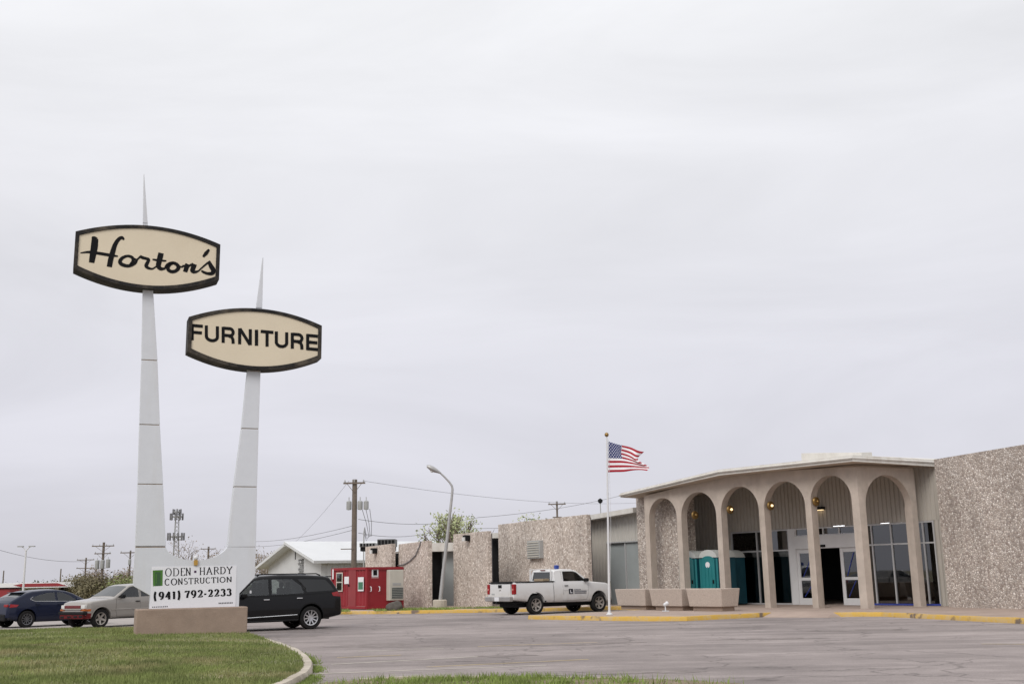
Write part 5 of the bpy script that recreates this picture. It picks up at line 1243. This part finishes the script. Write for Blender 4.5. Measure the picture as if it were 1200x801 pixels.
    def side(s,name,poly,mt,eps=.006,sides=(1,-1),parent=None,thick=.0,fine=False):
        """panel following the body side, outlined in side view (x, z)"""
        outs=[]
        for sd_ in sides:
            bm=bmesh.new(); vs=[bm.verts.new((x,0,z)) for x,z in poly]; bm.faces.new(vs); bmesh.ops.triangulate(bm,faces=bm.faces[:])
            xs=[p[0] for p in poly]; zs=[p[1] for p in poly]; step=.12
            k=min(xs)+step
            while k<max(xs): bmesh.ops.bisect_plane(bm,geom=bm.verts[:]+bm.edges[:]+bm.faces[:],plane_co=(k,0,0),plane_no=(1,0,0)); k+=step
            k=min(zs)+step
            while k<max(zs): bmesh.ops.bisect_plane(bm,geom=bm.verts[:]+bm.edges[:]+bm.faces[:],plane_co=(0,0,k),plane_no=(0,0,1)); k+=step
            for v in bm.verts: v.co.y=sd_*(s.w(v.co.x,v.co.z)+eps)
            bmesh.ops.recalc_face_normals(bm,faces=bm.faces)
            me=bpy.data.meshes.new(name); bm.to_mesh(me); bm.free(); me.materials.append(mt)
            me.polygons.foreach_set('use_smooth',[True]*len(me.polygons))
            outs.append(link(name,me,parent or s.t,False))
        return outs
    def top(s,name,x0,x1,inset,mt,eps=.006,n=8,y0=-1,y1=1,taper=0):
        """panel following the top surface between two stations (windscreen, rear glass, bonnet line)"""
        b=MB(); vs=[]
        for i in range(n+1):
            x=x0+(x1-x0)*i/n; zt_=s.zt(x); r=min(s.sp['r'],(zt_-s.zb(x))*.3); wt=s.w(x,zt_-r)-r*1.15-inset-taper*(i/n)
            sl=(s.zt(x+.01)-s.zt(x-.01))/.02; nx_,nz_=-sl/math.hypot(1,sl),1/math.hypot(1,sl)
            for j in range(9):
                f=y0+(y1-y0)*j/8; y=f*wt; cz=s.sp['crown']*(1-abs(f)*.36/.6 if abs(f)<.6 else .64*(1-(abs(f)-.6)/.4))
                vs.append((x+nx_*eps,y,zt_+cz+nz_*eps))
        b.add(vs,[(i*9+j,i*9+j+1,(i+1)*9+j+1,(i+1)*9+j) for i in range(n) for j in range(8)]); return b.build(name,mt,s.t,world=False,smooth=60,recalc=True)
    def line(s,pts,mt=None,r=.004,name='panel_gap',sides=(1,-1)):
        for sd_ in sides:
            q=[]
            for a,c in zip(pts[:-1],pts[1:]):
                for k in range(4):
                    x=a[0]+(c[0]-a[0])*k/4; z=a[1]+(c[1]-a[1])*k/4; q.append((x,sd_*(s.w(x,z)+.001),z))
            x,z=pts[-1]; q.append((x,sd_*(s.w(x,z)+.001),z)); b=MB(); b.tube(q,r,4); b.build(name,mt or M['dark'],s.t,world=False)
    def wheels(s,r,wd,xs,track,spokes,rim_m,dish=0):
        gm,tm,bm_=wheel_meshes(r,wd,spokes,rim_m,dish)
        for x in xs:
            for sd_ in (1,-1):
                o=link('wheel',gm,s.t,False); o.location=(x,sd_*track,r-.006); o.rotation_euler=(0,random.random(),0) if sd_>0 else (0,0,math.pi)
                if sd_>0: o.rotation_euler=(0,random.random()*.8,0)
                t=link('tyre',tm,o,False); b=link('brake_disc',bm_,o,False)
    def boxp(s,name,c,d,mt,bevel=.01,parent=None,rz=0):
        b=MB(); b.box(c,d,rz); return b.build(name,mt,parent or s.t,world=False,bevel=bevel)
def handle(car,x,z,mt,sides=(1,-1),L_=.2):
    for sd_ in sides:
        y=sd_*(car.w(x,z)+.025); car.boxp('door_handle',(x,y,z),(L_,.03,.035),mt,.012)
def mirror(car,x,z,mt,ln=.2):
    for sd_ in (1,-1):
        y=sd_*(car.w(x,z)+.13); car.boxp('wing_mirror',(x,y,z+.03),(.16,ln,.15),mt,.04)
def seats(car,xs,z,yw,mt=None):
    x0,x1,zf=car.sp['cabin']; car.boxp('cabin_floor',((x0+x1)/2,0,zf),(x1-x0,1.2,.03),M['trim'],0)
    for x in xs:
        for y in (-yw,yw):
            car.boxp('seat',(x,y,z),(.16,.46,.62),M['trim'],.06); car.boxp('head_rest',(x-.02,y,z+.40),(.1,.26,.18),M['trim'],.04)

# --- black SUV (faces left, nearer at the front)
hs=math.atan2(-.50,-.866)
n_s=Vector((math.cos(hs),math.sin(hs))); lf=Vector((-n_s.y,n_s.x))           # forward, left-hand side (towards the camera)
rw_=Vector((-6.93,37.5)); cen=rw_+n_s*1.43-lf*.84
suv=Car('suv','black suv with chrome door handles parked behind the pylon sign','car',(cen.x,cen.y,.004),hs,dict(
 top=[(-2.54,.62),(-2.53,.80),(-2.515,1.02),(-2.48,1.13),(-2.38,1.30),(-2.20,1.58),(-2.10,1.685),(-1.9,1.725),(-1.2,1.765),(-.4,1.775),(.25,1.74),(.55,1.66),(1.28,1.16),(1.40,1.12),(2.0,1.04),(2.25,.95),(2.36,.78),(2.40,.55)],
 bot=[(-2.54,.42),(-2.1,.34),(-1.7,.27),(1.7,.26),(2.2,.30),(2.40,.36)],
 width=[(-2.54,.84),(-2.49,.92),(-2.3,.965),(-1.5,.995),(1.5,.99),(2.0,.95),(2.3,.85),(2.40,.72)],belt=[(-2.6,1.16),(-1.2,1.13),(1.3,1.06),(2.4,1.0)],tumble=.26,r=.11,shoulder=.015,cabin=(-1.1,.95,1.15)))
SW1=[(1.02,1.12),(.50,1.60),(.18,1.64),(.02,1.64),(.02,1.13)]; SW2=[(-.08,1.13),(-.08,1.64),(-.80,1.63),(-1.10,1.40),(-1.18,1.17)]
suv.body(M['blackpaint'],arches=[(-1.43,.425,.40),(1.43,.425,.40)],wins=[SW1,SW2])
GL=M['carglass']; DK=mat('privacy_glass',(.006,.007,.008),.08,.1,2,spec=.6)
suv.side('side_window',[(1.02,1.12),(.50,1.60),(.18,1.64),(.02,1.64),(.02,1.13)],GL)
suv.side('side_window',[(-.08,1.13),(-.08,1.64),(-.80,1.63),(-1.10,1.40),(-1.18,1.17)],GL)
suv.side('side_window',[(-1.28,1.20),(-1.16,1.44),(-.98,1.63),(-1.95,1.60),(-2.14,1.42),(-2.26,1.24)],DK)
WS=mat('windscreen_glass',(.022,.026,.027),.06,.1,2,spec=.9)
suv.top('windscreen',.60,1.24,.03,WS); suv.top('rear_window',-2.42,-2.14,.06,WS)
suv.line([(1.05,1.06),(1.10,.45),(.95,.30)]); suv.line([(-.03,1.64),(-.03,.34)]); suv.line([(-1.18,1.17),(-1.10,.95),(-.96,.80)]); suv.line([(1.05,1.07),(-.03,1.09),(-1.18,1.12),(-2.2,1.18)],r=.007)
suv.line([(.9,.42),(-.95,.48)],M['chrome'],.014,'chrome_strip'); suv.line([(.95,.30),(-.98,.31)],M['trim'],.03,'sill')
handle(suv,.10,.985,M['chrome']); handle(suv,-1.02,1.01,M['chrome']); mirror(suv,.86,1.10,M['blackpaint'])
suv.side('tail_lamp',[(-2.50,1.03),(-2.38,1.20),(-2.16,1.16),(-2.20,1.06)],M['tail'],.012)
for y in (-.70,.70): suv.boxp('tail_lamp',(-2.49,y,1.08),(.06,.26,.15),M['tail'],.02)
suv.boxp('rear_bumper',(-2.49,0,.58),(.20,1.62,.24),M['blackpaint'],.06); suv.boxp('reflector',(-2.595,0,.62),(.012,1.1,.03),M['tail'],.0)
suv.side('wheel_arch_trim',[(-1.43+.47*math.cos(a),.40+.47*math.sin(a)) for a in [R(10+16*k) for k in range(11)]]+[(-1.43+.425*math.cos(a),.40+.425*math.sin(a)) for a in [R(170-16*k) for k in range(11)]],M['trim'],.008)
for sd_ in (1,-1):
    b=MB(); b.tube([(.35,sd_*.66,1.74),(.25,sd_*.66,1.80),(-1.7,sd_*.64,1.80),(-1.85,sd_*.64,1.74)],.022,6); b.build('roof_rail',M['trim'],suv.t,world=False)
suv.boxp('rear_spoiler',(-2.17,0,1.70),(.22,1.20,.035),M['blackpaint'],.015); suv.boxp('window_sticker',(.62,suv.w(.62,1.22)+.009,1.25),(.06,.006,.09),M['paper'],0,)
suv.wheels(.375,.25,(-1.43,1.43),.865,10,M['rim']); seats(suv,(.15,-.8),1.05,.36)
# --- white pickup (nose towards the store)
ht=R(36); fw=Vector((math.cos(ht),math.sin(ht))); rt_=Vector((fw.y,-fw.x))
rwp=Vector((.74,47.75)); cen=rwp+fw*1.76-rt_*.86
tk=Car('pickup_truck','white regular cab pickup with door logo parked facing the store','pickup truck',(cen.x,cen.y,.004),ht,dict(
 top=[(-2.92,.70),(-2.915,1.27),(-2.86,1.33),(-2.0,1.335),(-.72,1.335),(-.70,1.36),(-.64,1.76),(-.58,1.83),(-.2,1.865),(.35,1.85),(.62,1.79),(1.22,1.37),(1.32,1.32),(2.2,1.245),(2.48,1.17),(2.62,.98),(2.66,.60)],
 bot=[(-2.92,.60),(-2.2,.52),(-1.0,.46),(1.2,.44),(2.3,.42),(2.66,.48)],
 width=[(-2.92,.965),(-2.8,.985),(-.6,.99),(1.5,.985),(2.3,.96),(2.52,.88),(2.66,.74)],belt=[(-2.92,1.30),(2.66,1.22)],tumble=.30,r=.07,shoulder=.02,sill=.7,crown=.02,bulge=.02,cabin=(-.2,1.0,1.375)))
cb=MB(); cb.box((-1.79,0,1.3),(2.08,1.60,.9))
TW1=[(1.06,1.35),(.60,1.72),(.42,1.77),(-.18,1.77),(-.22,1.35)]
tk.body(M['whitepaint'],arches=[(-1.76,.47,.45),(1.74,.47,.45)],cuts=[cb],wins=[TW1])
tk.side('side_window',[(1.06,1.35),(.60,1.72),(.42,1.77),(-.18,1.77),(-.22,1.35)],GL)
tk.side('side_window',[(-.34,1.36),(-.32,1.72),(-.55,1.70),(-.60,1.37)],GL) if False else None
tk.top('windscreen',.66,1.18,.03,WS)
b=MB(); b.add([(-.722,-.66,1.40),(-.722,.66,1.40),(-.668,.60,1.74),(-.668,-.60,1.74)],[(3,2,1,0)]); b.build('rear_window',WS,tk.t,world=False)
tk.line([(1.16,1.30),(1.12,.80),(1.0,.55),(-.28,.52),(-.28,1.78)]); tk.line([(-.80,1.32),(-.80,.50)],r=.010); tk.line([(1.12,.95),(-.28,.95)],r=.003)
handle(tk,-.10,1.16,M['trim']); mirror(tk,.98,1.36,M['trim'],.22)
tk.boxp('tailgate',(-2.925,0,.99),(.03,1.50,.56),M['whitepaint'],.02); tk.boxp('tailgate_cap',(-2.90,0,1.325),(.12,1.62,.05),M['trim'],.015)
tk.boxp('tailgate_handle',(-2.945,0,1.18),(.02,.26,.13),M['trim'],.01); tk.boxp('badge',(-2.943,0,1.02),(.012,.16,.06),M['chrome'],.005); tk.boxp('badge',(-2.943,.52,.86),(.012,.22,.06),M['greymet'],.005)
for sd_ in (1,-1):
    tk.boxp('tail_lamp',(-2.865,sd_*.905,1.06),(.14,.17,.42),M['tail'],.02)
    l=tk.boxp('lamp_insert',(-2.90,sd_*.905,1.05),(.078,.12,.08),mat('pale_red_lamp',(.5,.16,.14),.2,.1,8),.01)
    b=MB(); b.box((-1.75,sd_*.885,1.355),(2.05,.14,.035)); b.build('bed_rail_cap',M['trim'],tk.t,world=False,bevel=.01)
b=MB(); b.box((-3.02,0,.66),(.20,1.82,.20)); b.build('rear_bumper',mat('dull_chrome',(.42,.41,.40),.35,.15,4,metal=.7),tk.t,world=False,bevel=.03)
tk.boxp('licence_plate',(-3.125,0,.66),(.012,.32,.16),M['paper'],0); tk.boxp('hitch',(-3.0,0,.50),(.3,.12,.1),M['dark'],.01); tk.boxp('exhaust',(-2.4,-.7,.5),(.8,.09,.09),M['dark'],.03)
tk.boxp('third_brake_lamp',(-.63,0,1.845),(.05,.34,.045),M['tail'],.01)
for sd_ in (1,-1):
    b=MB(); b.tube([(-.78,sd_*.74,1.35),(-.76,sd_*.74,1.88)],.03,6); b.build('rack_post',M['whitepaint'],tk.t,world=False)
b=MB(); b.tube([(-.76,-.74,1.86),(-.76,.74,1.86)],.022,6); b.build('rack_bar',M['whitepaint'],tk.t,world=False)
tk.boxp('beacon',(-.05,-.25,1.96),(.18,.16,.17),M['blue'],.03)
tb=tk.boxp('cargo_box',(-1.05,-.45,1.40),(.36,.62,.14),mat('cargo_tan',(.30,.23,.15),.7,.2,4),.01)
# door logo (right side)
def dl(name,x0,x1,z0,z1,mt,eps):
    return tk.side(name,[(x0,z0),(x1,z0),(x1,z1),(x0,z1)],mt,eps,sides=(-1,))
lp=dl('door_logo',.02,.26,.80,1.02,mat('logo_ink',(.02,.02,.03),.5,.1,4),.006)[0]
for x0,x1,z0,z1 in ((.10,.13,.85,.98),(.10,.21,.84,.87)): tk.side('logo_mark',[(x0,z0),(x1,z0),(x1,z1),(x0,z1)],M['paper'],.009,sides=(-1,),parent=lp)
gi=mat('grey_ink',(.10,.10,.12),.6,.1,4)
for k in range(7): tk.side('logo_text',[(.33+k*.055,.955),(.365+k*.055,.955),(.365+k*.055,1.005),(.33+k*.055,1.005)],gi,.007,sides=(-1,),parent=lp)
for k in range(12): tk.side('logo_text',[(.33+k*.058,.86),(.37+k*.058,.86),(.37+k*.058,.93),(.33+k*.058,.93)],gi,.007,sides=(-1,),parent=lp)
tk.side('logo_rule',[(.33,.81),(1.0,.81),(1.0,.84),(.33,.84)],gi,.007,sides=(-1,),parent=lp)
tk.side('mud_flap',[(-1.30,.50),(-1.22,.50),(-1.22,.62),(-1.30,.62)],M['trim'],.0)
tk.wheels(.40,.27,(-1.76,1.74),.86,6,M['rim_dull'],.02)
tk.boxp('bed_floor',(-1.79,0,.84),(2.0,1.55,.03),M['trim'],0); seats(tk,(-.35,),1.2,.36)
# --- tan pickup (faces left and towards the camera)
hs3=math.atan2(-.82,-.57); f3=Vector((math.cos(hs3),math.sin(hs3))); l3=Vector((-f3.y,f3.x))
fwp=Vector((-15.75,42.35)); cen=fwp-f3*1.55-l3*.70
s10=Car('pickup_truck','tan silver extended cab pickup with red front bumper at the lawn edge','pickup truck',(cen.x,cen.y,.004),hs3,dict(
 top=[(-2.62,.60),(-2.60,1.05),(-2.55,1.09),(-.98,1.10),(-.96,1.13),(-.80,1.50),(-.70,1.545),(-.3,1.575),(.12,1.56),(.30,1.52),(.98,1.11),(1.08,1.07),(1.9,.985),(2.12,.93),(2.22,.80),(2.25,.52)],
 bot=[(-2.62,.45),(-1.8,.36),(1.4,.33),(2.0,.34),(2.25,.40)],width=[(-2.62,.82),(-2.5,.84),(1.5,.84),(2.0,.815),(2.16,.74),(2.25,.62)],belt=[(-2.62,1.08),(2.25,1.0)],tumble=.30,r=.08,shoulder=.02,cabin=(-.75,.8,1.13)))
cb=MB(); cb.box((-1.80,0,1.1),(1.5,1.38,.7))
s10.body(M['silver'],arches=[(-1.55,.41,.36),(1.55,.41,.36)],cuts=[cb],wins=[[(.86,1.10),(.30,1.47),(.16,1.50),(-.10,1.50),(-.10,1.10)],[(-.20,1.11),(-.20,1.50),(-.50,1.50),(-.82,1.13)]])
s10.side('side_window',[(.86,1.10),(.30,1.47),(.16,1.50),(-.10,1.50),(-.10,1.10)],GL); s10.side('side_window',[(-.20,1.11),(-.20,1.50),(-.50,1.50),(-.82,1.13)],GL)
s10.top('windscreen',.34,.95,.02,WS); s10.line([(.92,1.04),(.95,.62),(.88,.38),(-.15,.38),(-.15,1.50)]); s10.line([(1.15,.66),(-2.4,.66)],M['silver'],.018,'rub_strip'); s10.line([(-.92,1.08),(-.92,.4)],M['dark'],.03,'cab_gap')
handle(s10,-.02,.94,M['trim']); mirror(s10,.72,1.10,M['trim'],.18)
b=MB(); b.box((2.20,0,.43),(.18,1.46,.17)); b.build('lower_bumper',M['redbump'],s10.t,world=False,bevel=.03)
for y_ in (-.55,-.12,.28,.6): s10.boxp('bumper_opening',(2.292,y_,.42+.02*y_),(.02,.22,.07),M['dark'],.01)
b=MB(); b.box((2.22,0,.555),(.20,1.56,.11)); b.build('bumper',M['trim'],s10.t,world=False,bevel=.03)
b=MB(); b.box((2.235,0,.78),(.06,1.0,.11)); b.build('grille',mat('dark_red_grille',(.12,.012,.014),.5,.3,8),s10.t,world=False,bevel=.015)
b=MB(); b.box((2.25,0,.70),(.06,1.18,.045)); b.build('grille_bar',M['silver'],s10.t,world=False,bevel=.012)
for sd_ in (1,-1):
    s10.boxp('headlamp',(2.18,sd_*.62,.78),(.12,.24,.13),M['headl'],.02); s10.boxp('turn_lamp',(2.17,sd_*.63,.665),(.16,.30,.07),M['amber'],.02)
s10.side('turn_lamp',[(2.15,.62),(2.02,.62),(2.0,.70),(2.14,.70)],M['amber'],.01)
s10.side('fender_flare',[(1.55+.47*math.cos(a),.36+.46*math.sin(a)) for a in [R(8+16.4*k) for k in range(11)]]+[(1.55+.41*math.cos(a),.36+.41*math.sin(a)) for a in [R(172-16.4*k) for k in range(11)]],M['silver'],.022)
s10.side('red_bumper_end',[(2.20,.34),(2.0,.36),(2.0,.55),(2.20,.55)],M['redbump'],.015)
s10.wheels(.345,.23,(-1.55,1.55),.70,5,M['rim_dull'],.03); seats(s10,(.0,),1.0,.34); s10.boxp('bed_floor',(-1.8,0,.78),(1.48,1.36,.02),M['trim'],0)
# --- navy hatchback (faces right and away)
hm=math.atan2(.78,.62); fm=Vector((math.cos(hm),math.sin(hm))); rm_=Vector((fm.y,-fm.x))
rwm=Vector((-19.35,44.2)); cen=rwm+fm*1.36-rm_*.76
mz=Car('hatchback','dark blue hatchback at the left edge of the photograph','car',(cen.x,cen.y,.004),hm,dict(
 top=[(-2.13,.50),(-2.12,.72),(-2.06,.93),(-1.95,1.03),(-1.80,1.12),(-1.35,1.33),(-1.10,1.385),(-.5,1.425),(-.1,1.425),(.30,1.37),(.55,1.29),(1.15,1.00),(1.30,.95),(1.9,.84),(2.18,.70),(2.28,.45)],
 bot=[(-2.13,.38),(-1.7,.26),(-1.3,.20),(1.5,.19),(2.0,.22),(2.28,.28)],width=[(-2.13,.70),(-2.05,.80),(-1.8,.87),(-1.3,.90),(1.3,.89),(1.9,.84),(2.15,.72),(2.28,.55)],belt=[(-2.13,1.02),(-1.2,.99),(1.2,.90),(2.28,.85)],tumble=.36,r=.10,shoulder=.03,cabin=(-1.0,.7,1.0)))
mz.body(M['navy'],arches=[(-1.36,.375,.34),(1.36,.375,.34)],wins=[[(.78,.96),(.42,1.20),(.10,1.31),(-.10,1.32),(-.10,.98)],[(-.20,.99),(-.20,1.32),(-.55,1.31),(-1.0,1.20),(-1.22,1.08),(-1.05,1.00)]])
mz.side('side_window',[(.78,.96),(.42,1.20),(.10,1.31),(-.10,1.32),(-.10,.98)],GL); mz.side('side_window',[(-.20,.99),(-.20,1.32),(-.55,1.31),(-1.0,1.20),(-1.22,1.08),(-1.05,1.00)],GL)
mz.line([(.85,.95),(-.15,.975),(-1.05,.995),(-1.26,1.08),(-1.12,1.17)],M['chrome'],.009,'chrome_strip'); mz.top('windscreen',.56,1.10,.02,WS); mz.top('rear_window',-1.76,-1.36,.05,WS)
mz.line([(.86,.92),(.90,.5),(.8,.26)]); mz.line([(-.15,1.32),(-.15,.28)]); mz.line([(-1.05,.98),(-.95,.7),(-.9,.6)]); handle(mz,-.02,.86,M['navy']); handle(mz,-.95,.88,M['navy']); mirror(mz,.72,.98,M['navy'],.16)
mz.side('tail_lamp',[(-2.06,.78),(-2.03,.91),(-1.72,.88),(-1.80,.80)],M['tail'],.012)
for sd_ in (1,-1): mz.boxp('tail_lamp',(-2.085,sd_*.60,.85),(.07,.30,.10),M['tail'],.02)
mz.boxp('rear_bumper',(-2.10,0,.40),(.14,1.3,.26),M['trim'],.05); mz.boxp('licence_plate',(-2.125,0,.68),(.012,.32,.15),M['paper'],0); mz.boxp('roof_spoiler',(-1.40,0,1.345),(.28,1.06,.03),M['navy'],.012)
mz.wheels(.325,.22,(-1.36,1.36),.79,10,mat('dark_alloy',(.16,.16,.17),.35,.1,5,metal=.7)); seats(mz,(.0,-.75),.85,.32)

# ------------------------------------------------------------------ trees
def leaf_quads(pts,size,seed):
    rs=np.random.RandomState(seed); n=len(pts); pts=np.array(pts)
    a=rs.normal(size=(n,3)); a/=np.linalg.norm(a,axis=1)[:,None]; b_=np.cross(a,rs.normal(size=(n,3))); b_/=np.linalg.norm(b_,axis=1)[:,None]
    s=size*(.5+rs.rand(n))[:,None]; v=np.empty((n,4,3)); v[:,0]=pts-a*s; v[:,1]=pts+b_*s*.6; v[:,2]=pts+a*s; v[:,3]=pts-b_*s*.6
    return v.reshape(-1,3)
def tree(name,label,loc,h,spread,leafm,nleaf,leafsize,seed,barkm=None,group=None,levels=4,trunk=.22,spray=.35,lean=0.0,lowstart=.3):
    rs=random.Random(seed); o=thing(name,label,'tree',loc,0,group); b=MB(); tips=[]
    def grow(p,d,L_,r,lv):
        k=3; q=[p]; dd=d.copy()
        for i in range(k):
            dd=(dd+Vector((rs.gauss(0,.16),rs.gauss(0,.16),rs.gauss(.05,.1)))).normalized(); q.append(q[-1]+dd*L_/k)
        b.tube(q,[r,r*.9,r*.78,r*.62],5 if lv<2 else 3,cap=False)
        if lv>=2: tips.extend([q[1],q[2],q[3]])
        if lv>=levels: tips.append(q[-1]); return
        n=rs.choice((2,3,3)) if lv else rs.choice((4,5))
        for i in range(n):
            a=rs.random()*2*math.pi; sp_=spread*(.5+.6*rs.random()); s_=q[-1] if (i<2 or lv) else q[2]
            nd=(dd+Vector((math.cos(a)*sp_,math.sin(a)*sp_,rs.gauss(.05,.2)))).normalized()
            grow(q[-1] if rs.random()<.6 else q[2],nd,L_*(.62+.22*rs.random()),r*.58,lv+1)
    grow(Vector((0,0,-.2)),Vector((lean,0,1)).normalized(),h*lowstart,trunk,0)
    k_=h/(max(t.z for t in tips)+spray*.6); b.v=[(x*k_,y*k_,z*k_) for x,y,z in b.v]; tips=[t*k_ for t in tips]
    b.build('trunk',barkm or M['trunk'],o,world=False,smooth=60)
    if nleaf:
        pts=[]
        for _ in range(nleaf):
            t=rs.choice(tips); pts.append((t.x+rs.gauss(0,spray),t.y+rs.gauss(0,spray),t.z+rs.gauss(0,spray*.8)))
        v=leaf_quads(pts,leafsize,seed); n=len(pts); me=bpy.data.meshes.new('crown'); me.vertices.add(4*n); me.vertices.foreach_set('co',v.reshape(-1)); me.loops.add(4*n); me.loops.foreach_set('vertex_index',np.arange(4*n)); me.polygons.add(n); me.polygons.foreach_set('loop_start',np.arange(n)*4); me.update(calc_edges=True); me.materials.append(leafm); link('crown',me,o,False)
    return o
def tree_px(px,ytop,d,label,leafm,nleaf,leafsize,seed,spread=.75,name='tree',**kw):
    t=P(px,ytop,d); z=kw.pop('base',None); z=gz(t.x,d) if z is None else z
    return tree(name,label,(t.x,d,z),max(2,t.z-z),spread,leafm,nleaf,leafsize,seed,**kw)
tree_px(522,597,90,'spring-green tree behind the leaning street lamp',M['leaf_pale'],1500,.11,3,spread=.5,spray=.26,base=0,trunk=.26,group='trees behind the store',name='leafy_tree')
tree_px(546,604,92,'thin-crowned spring tree just right of the leaning street lamp',M['leaf_pale'],700,.10,11,spread=.55,spray=.35,base=0,trunk=.24,group='trees behind the store',name='leafy_tree')
tree_px(632,602,100,'sparse tree top showing over the plain stone wall',M['leaf_pale'],800,.11,5,spread=.6,spray=.4,base=0,trunk=.2,group='trees behind the store',name='leafy_tree')
tree_px(572,616,100,'bare branch tips showing above the gap between stone panels',M['leaf_bud'],150,.08,8,spread=.6,base=0,trunk=.18,group='trees behind the store',name='bare_tree')
for i,(px,yt,d,sd_,lb) in enumerate(((313,634,125,21,'bare grey tree between the pylon sign and the shed roof'),(301,640,130,22,'bare grey tree touching the right blade of the pylon sign'),(322,646,128,23,'low bare tree beside the shed gable'))):
    tree_px(px,yt,d,lb,M['leaf_bud'],500,.09,sd_,spread=.7,name='bare_tree',barkm=M['bark_pale'],base=-2,levels=5,trunk=.24,spray=.4,group='bare trees beyond the lot')
for i,(px,yt,d,sd_,lb) in enumerate(((234,628,180,31,'budding bare tree centred in the notch of the pylon sign'),(250,634,185,32,'budding bare tree at the right of the sign notch'),(216,645,185,33,'low budding tree below the cell tower'),(143,660,185,34,'pinkish budding tree left of the pylon sign'),(131,662,187,35,'pinkish budding tree behind the transformer pole'),(154,664,190,36,'budding tree partly behind the pylon sign edge'))):
    tree_px(px,yt,d,lb,M['leaf_bud'],1300,.12,sd_,spread=.8,name='budding_tree',levels=5,trunk=.26,spray=.5,group='budding trees beyond the road')
lab2=['olive scrub tree right behind the end of the canopy','olive scrub tree between the canopy and the transformer pole','olive scrub tree over the bonnet of the tan pickup','dark scrub tree under the canopy','dark scrub tree above the roof of the dark blue car','olive scrub tree above the windscreen of the tan pickup','green scrub tree next to the left edge of the pylon sign','dark scrub tree at the far left edge']
for i,(px,yt,d,mm) in enumerate(((93,675,172,'leaf_olive'),(106,673,165,'leaf_olive'),(118,676,150,'leaf_olive'),(62,684,185,'leaf_dark'),(45,684,188,'leaf_dark'),(130,674,148,'leaf_olive'),(146,674,145,'leaf'),(18,684,190,'leaf_dark'))):
    tree_px(px,yt,d,lab2[i],M[mm],4200,.15,50+i,spread=.95,name='scrub_tree',trunk=.2,spray=.8,lowstart=.22,group='scrub trees behind the filling station')
# far tree line: one mass at the horizon behind everything
pts=[]; rs=random.Random(4)
for i in range(60000):
    a=R(-75+150*rs.random()); rr_=300+60*rs.random(); x=math.sin(a)*rr_; y=math.cos(a)*rr_
    hh=5.2+2.8*mnoise.noise(Vector((x*.02,y*.02,1)))+1.5*mnoise.noise(Vector((x*.09,y*.09,7)))
    pts.append((x,y,gz(x,y)+hh*rs.random()**.7))
v=leaf_quads(pts,.75,9); n=len(pts); me=bpy.data.meshes.new('far_tree_line'); me.vertices.add(4*n); me.vertices.foreach_set('co',v.reshape(-1)); me.loops.add(4*n); me.loops.foreach_set('vertex_index',np.arange(4*n)); me.polygons.add(n); me.polygons.foreach_set('loop_start',np.arange(n)*4); me.update(calc_edges=True); me.materials.append(M['leaf_dark']); o=link('far_tree_line',me); stuff(o); o['label']='far line of scrub and trees along the horizon'
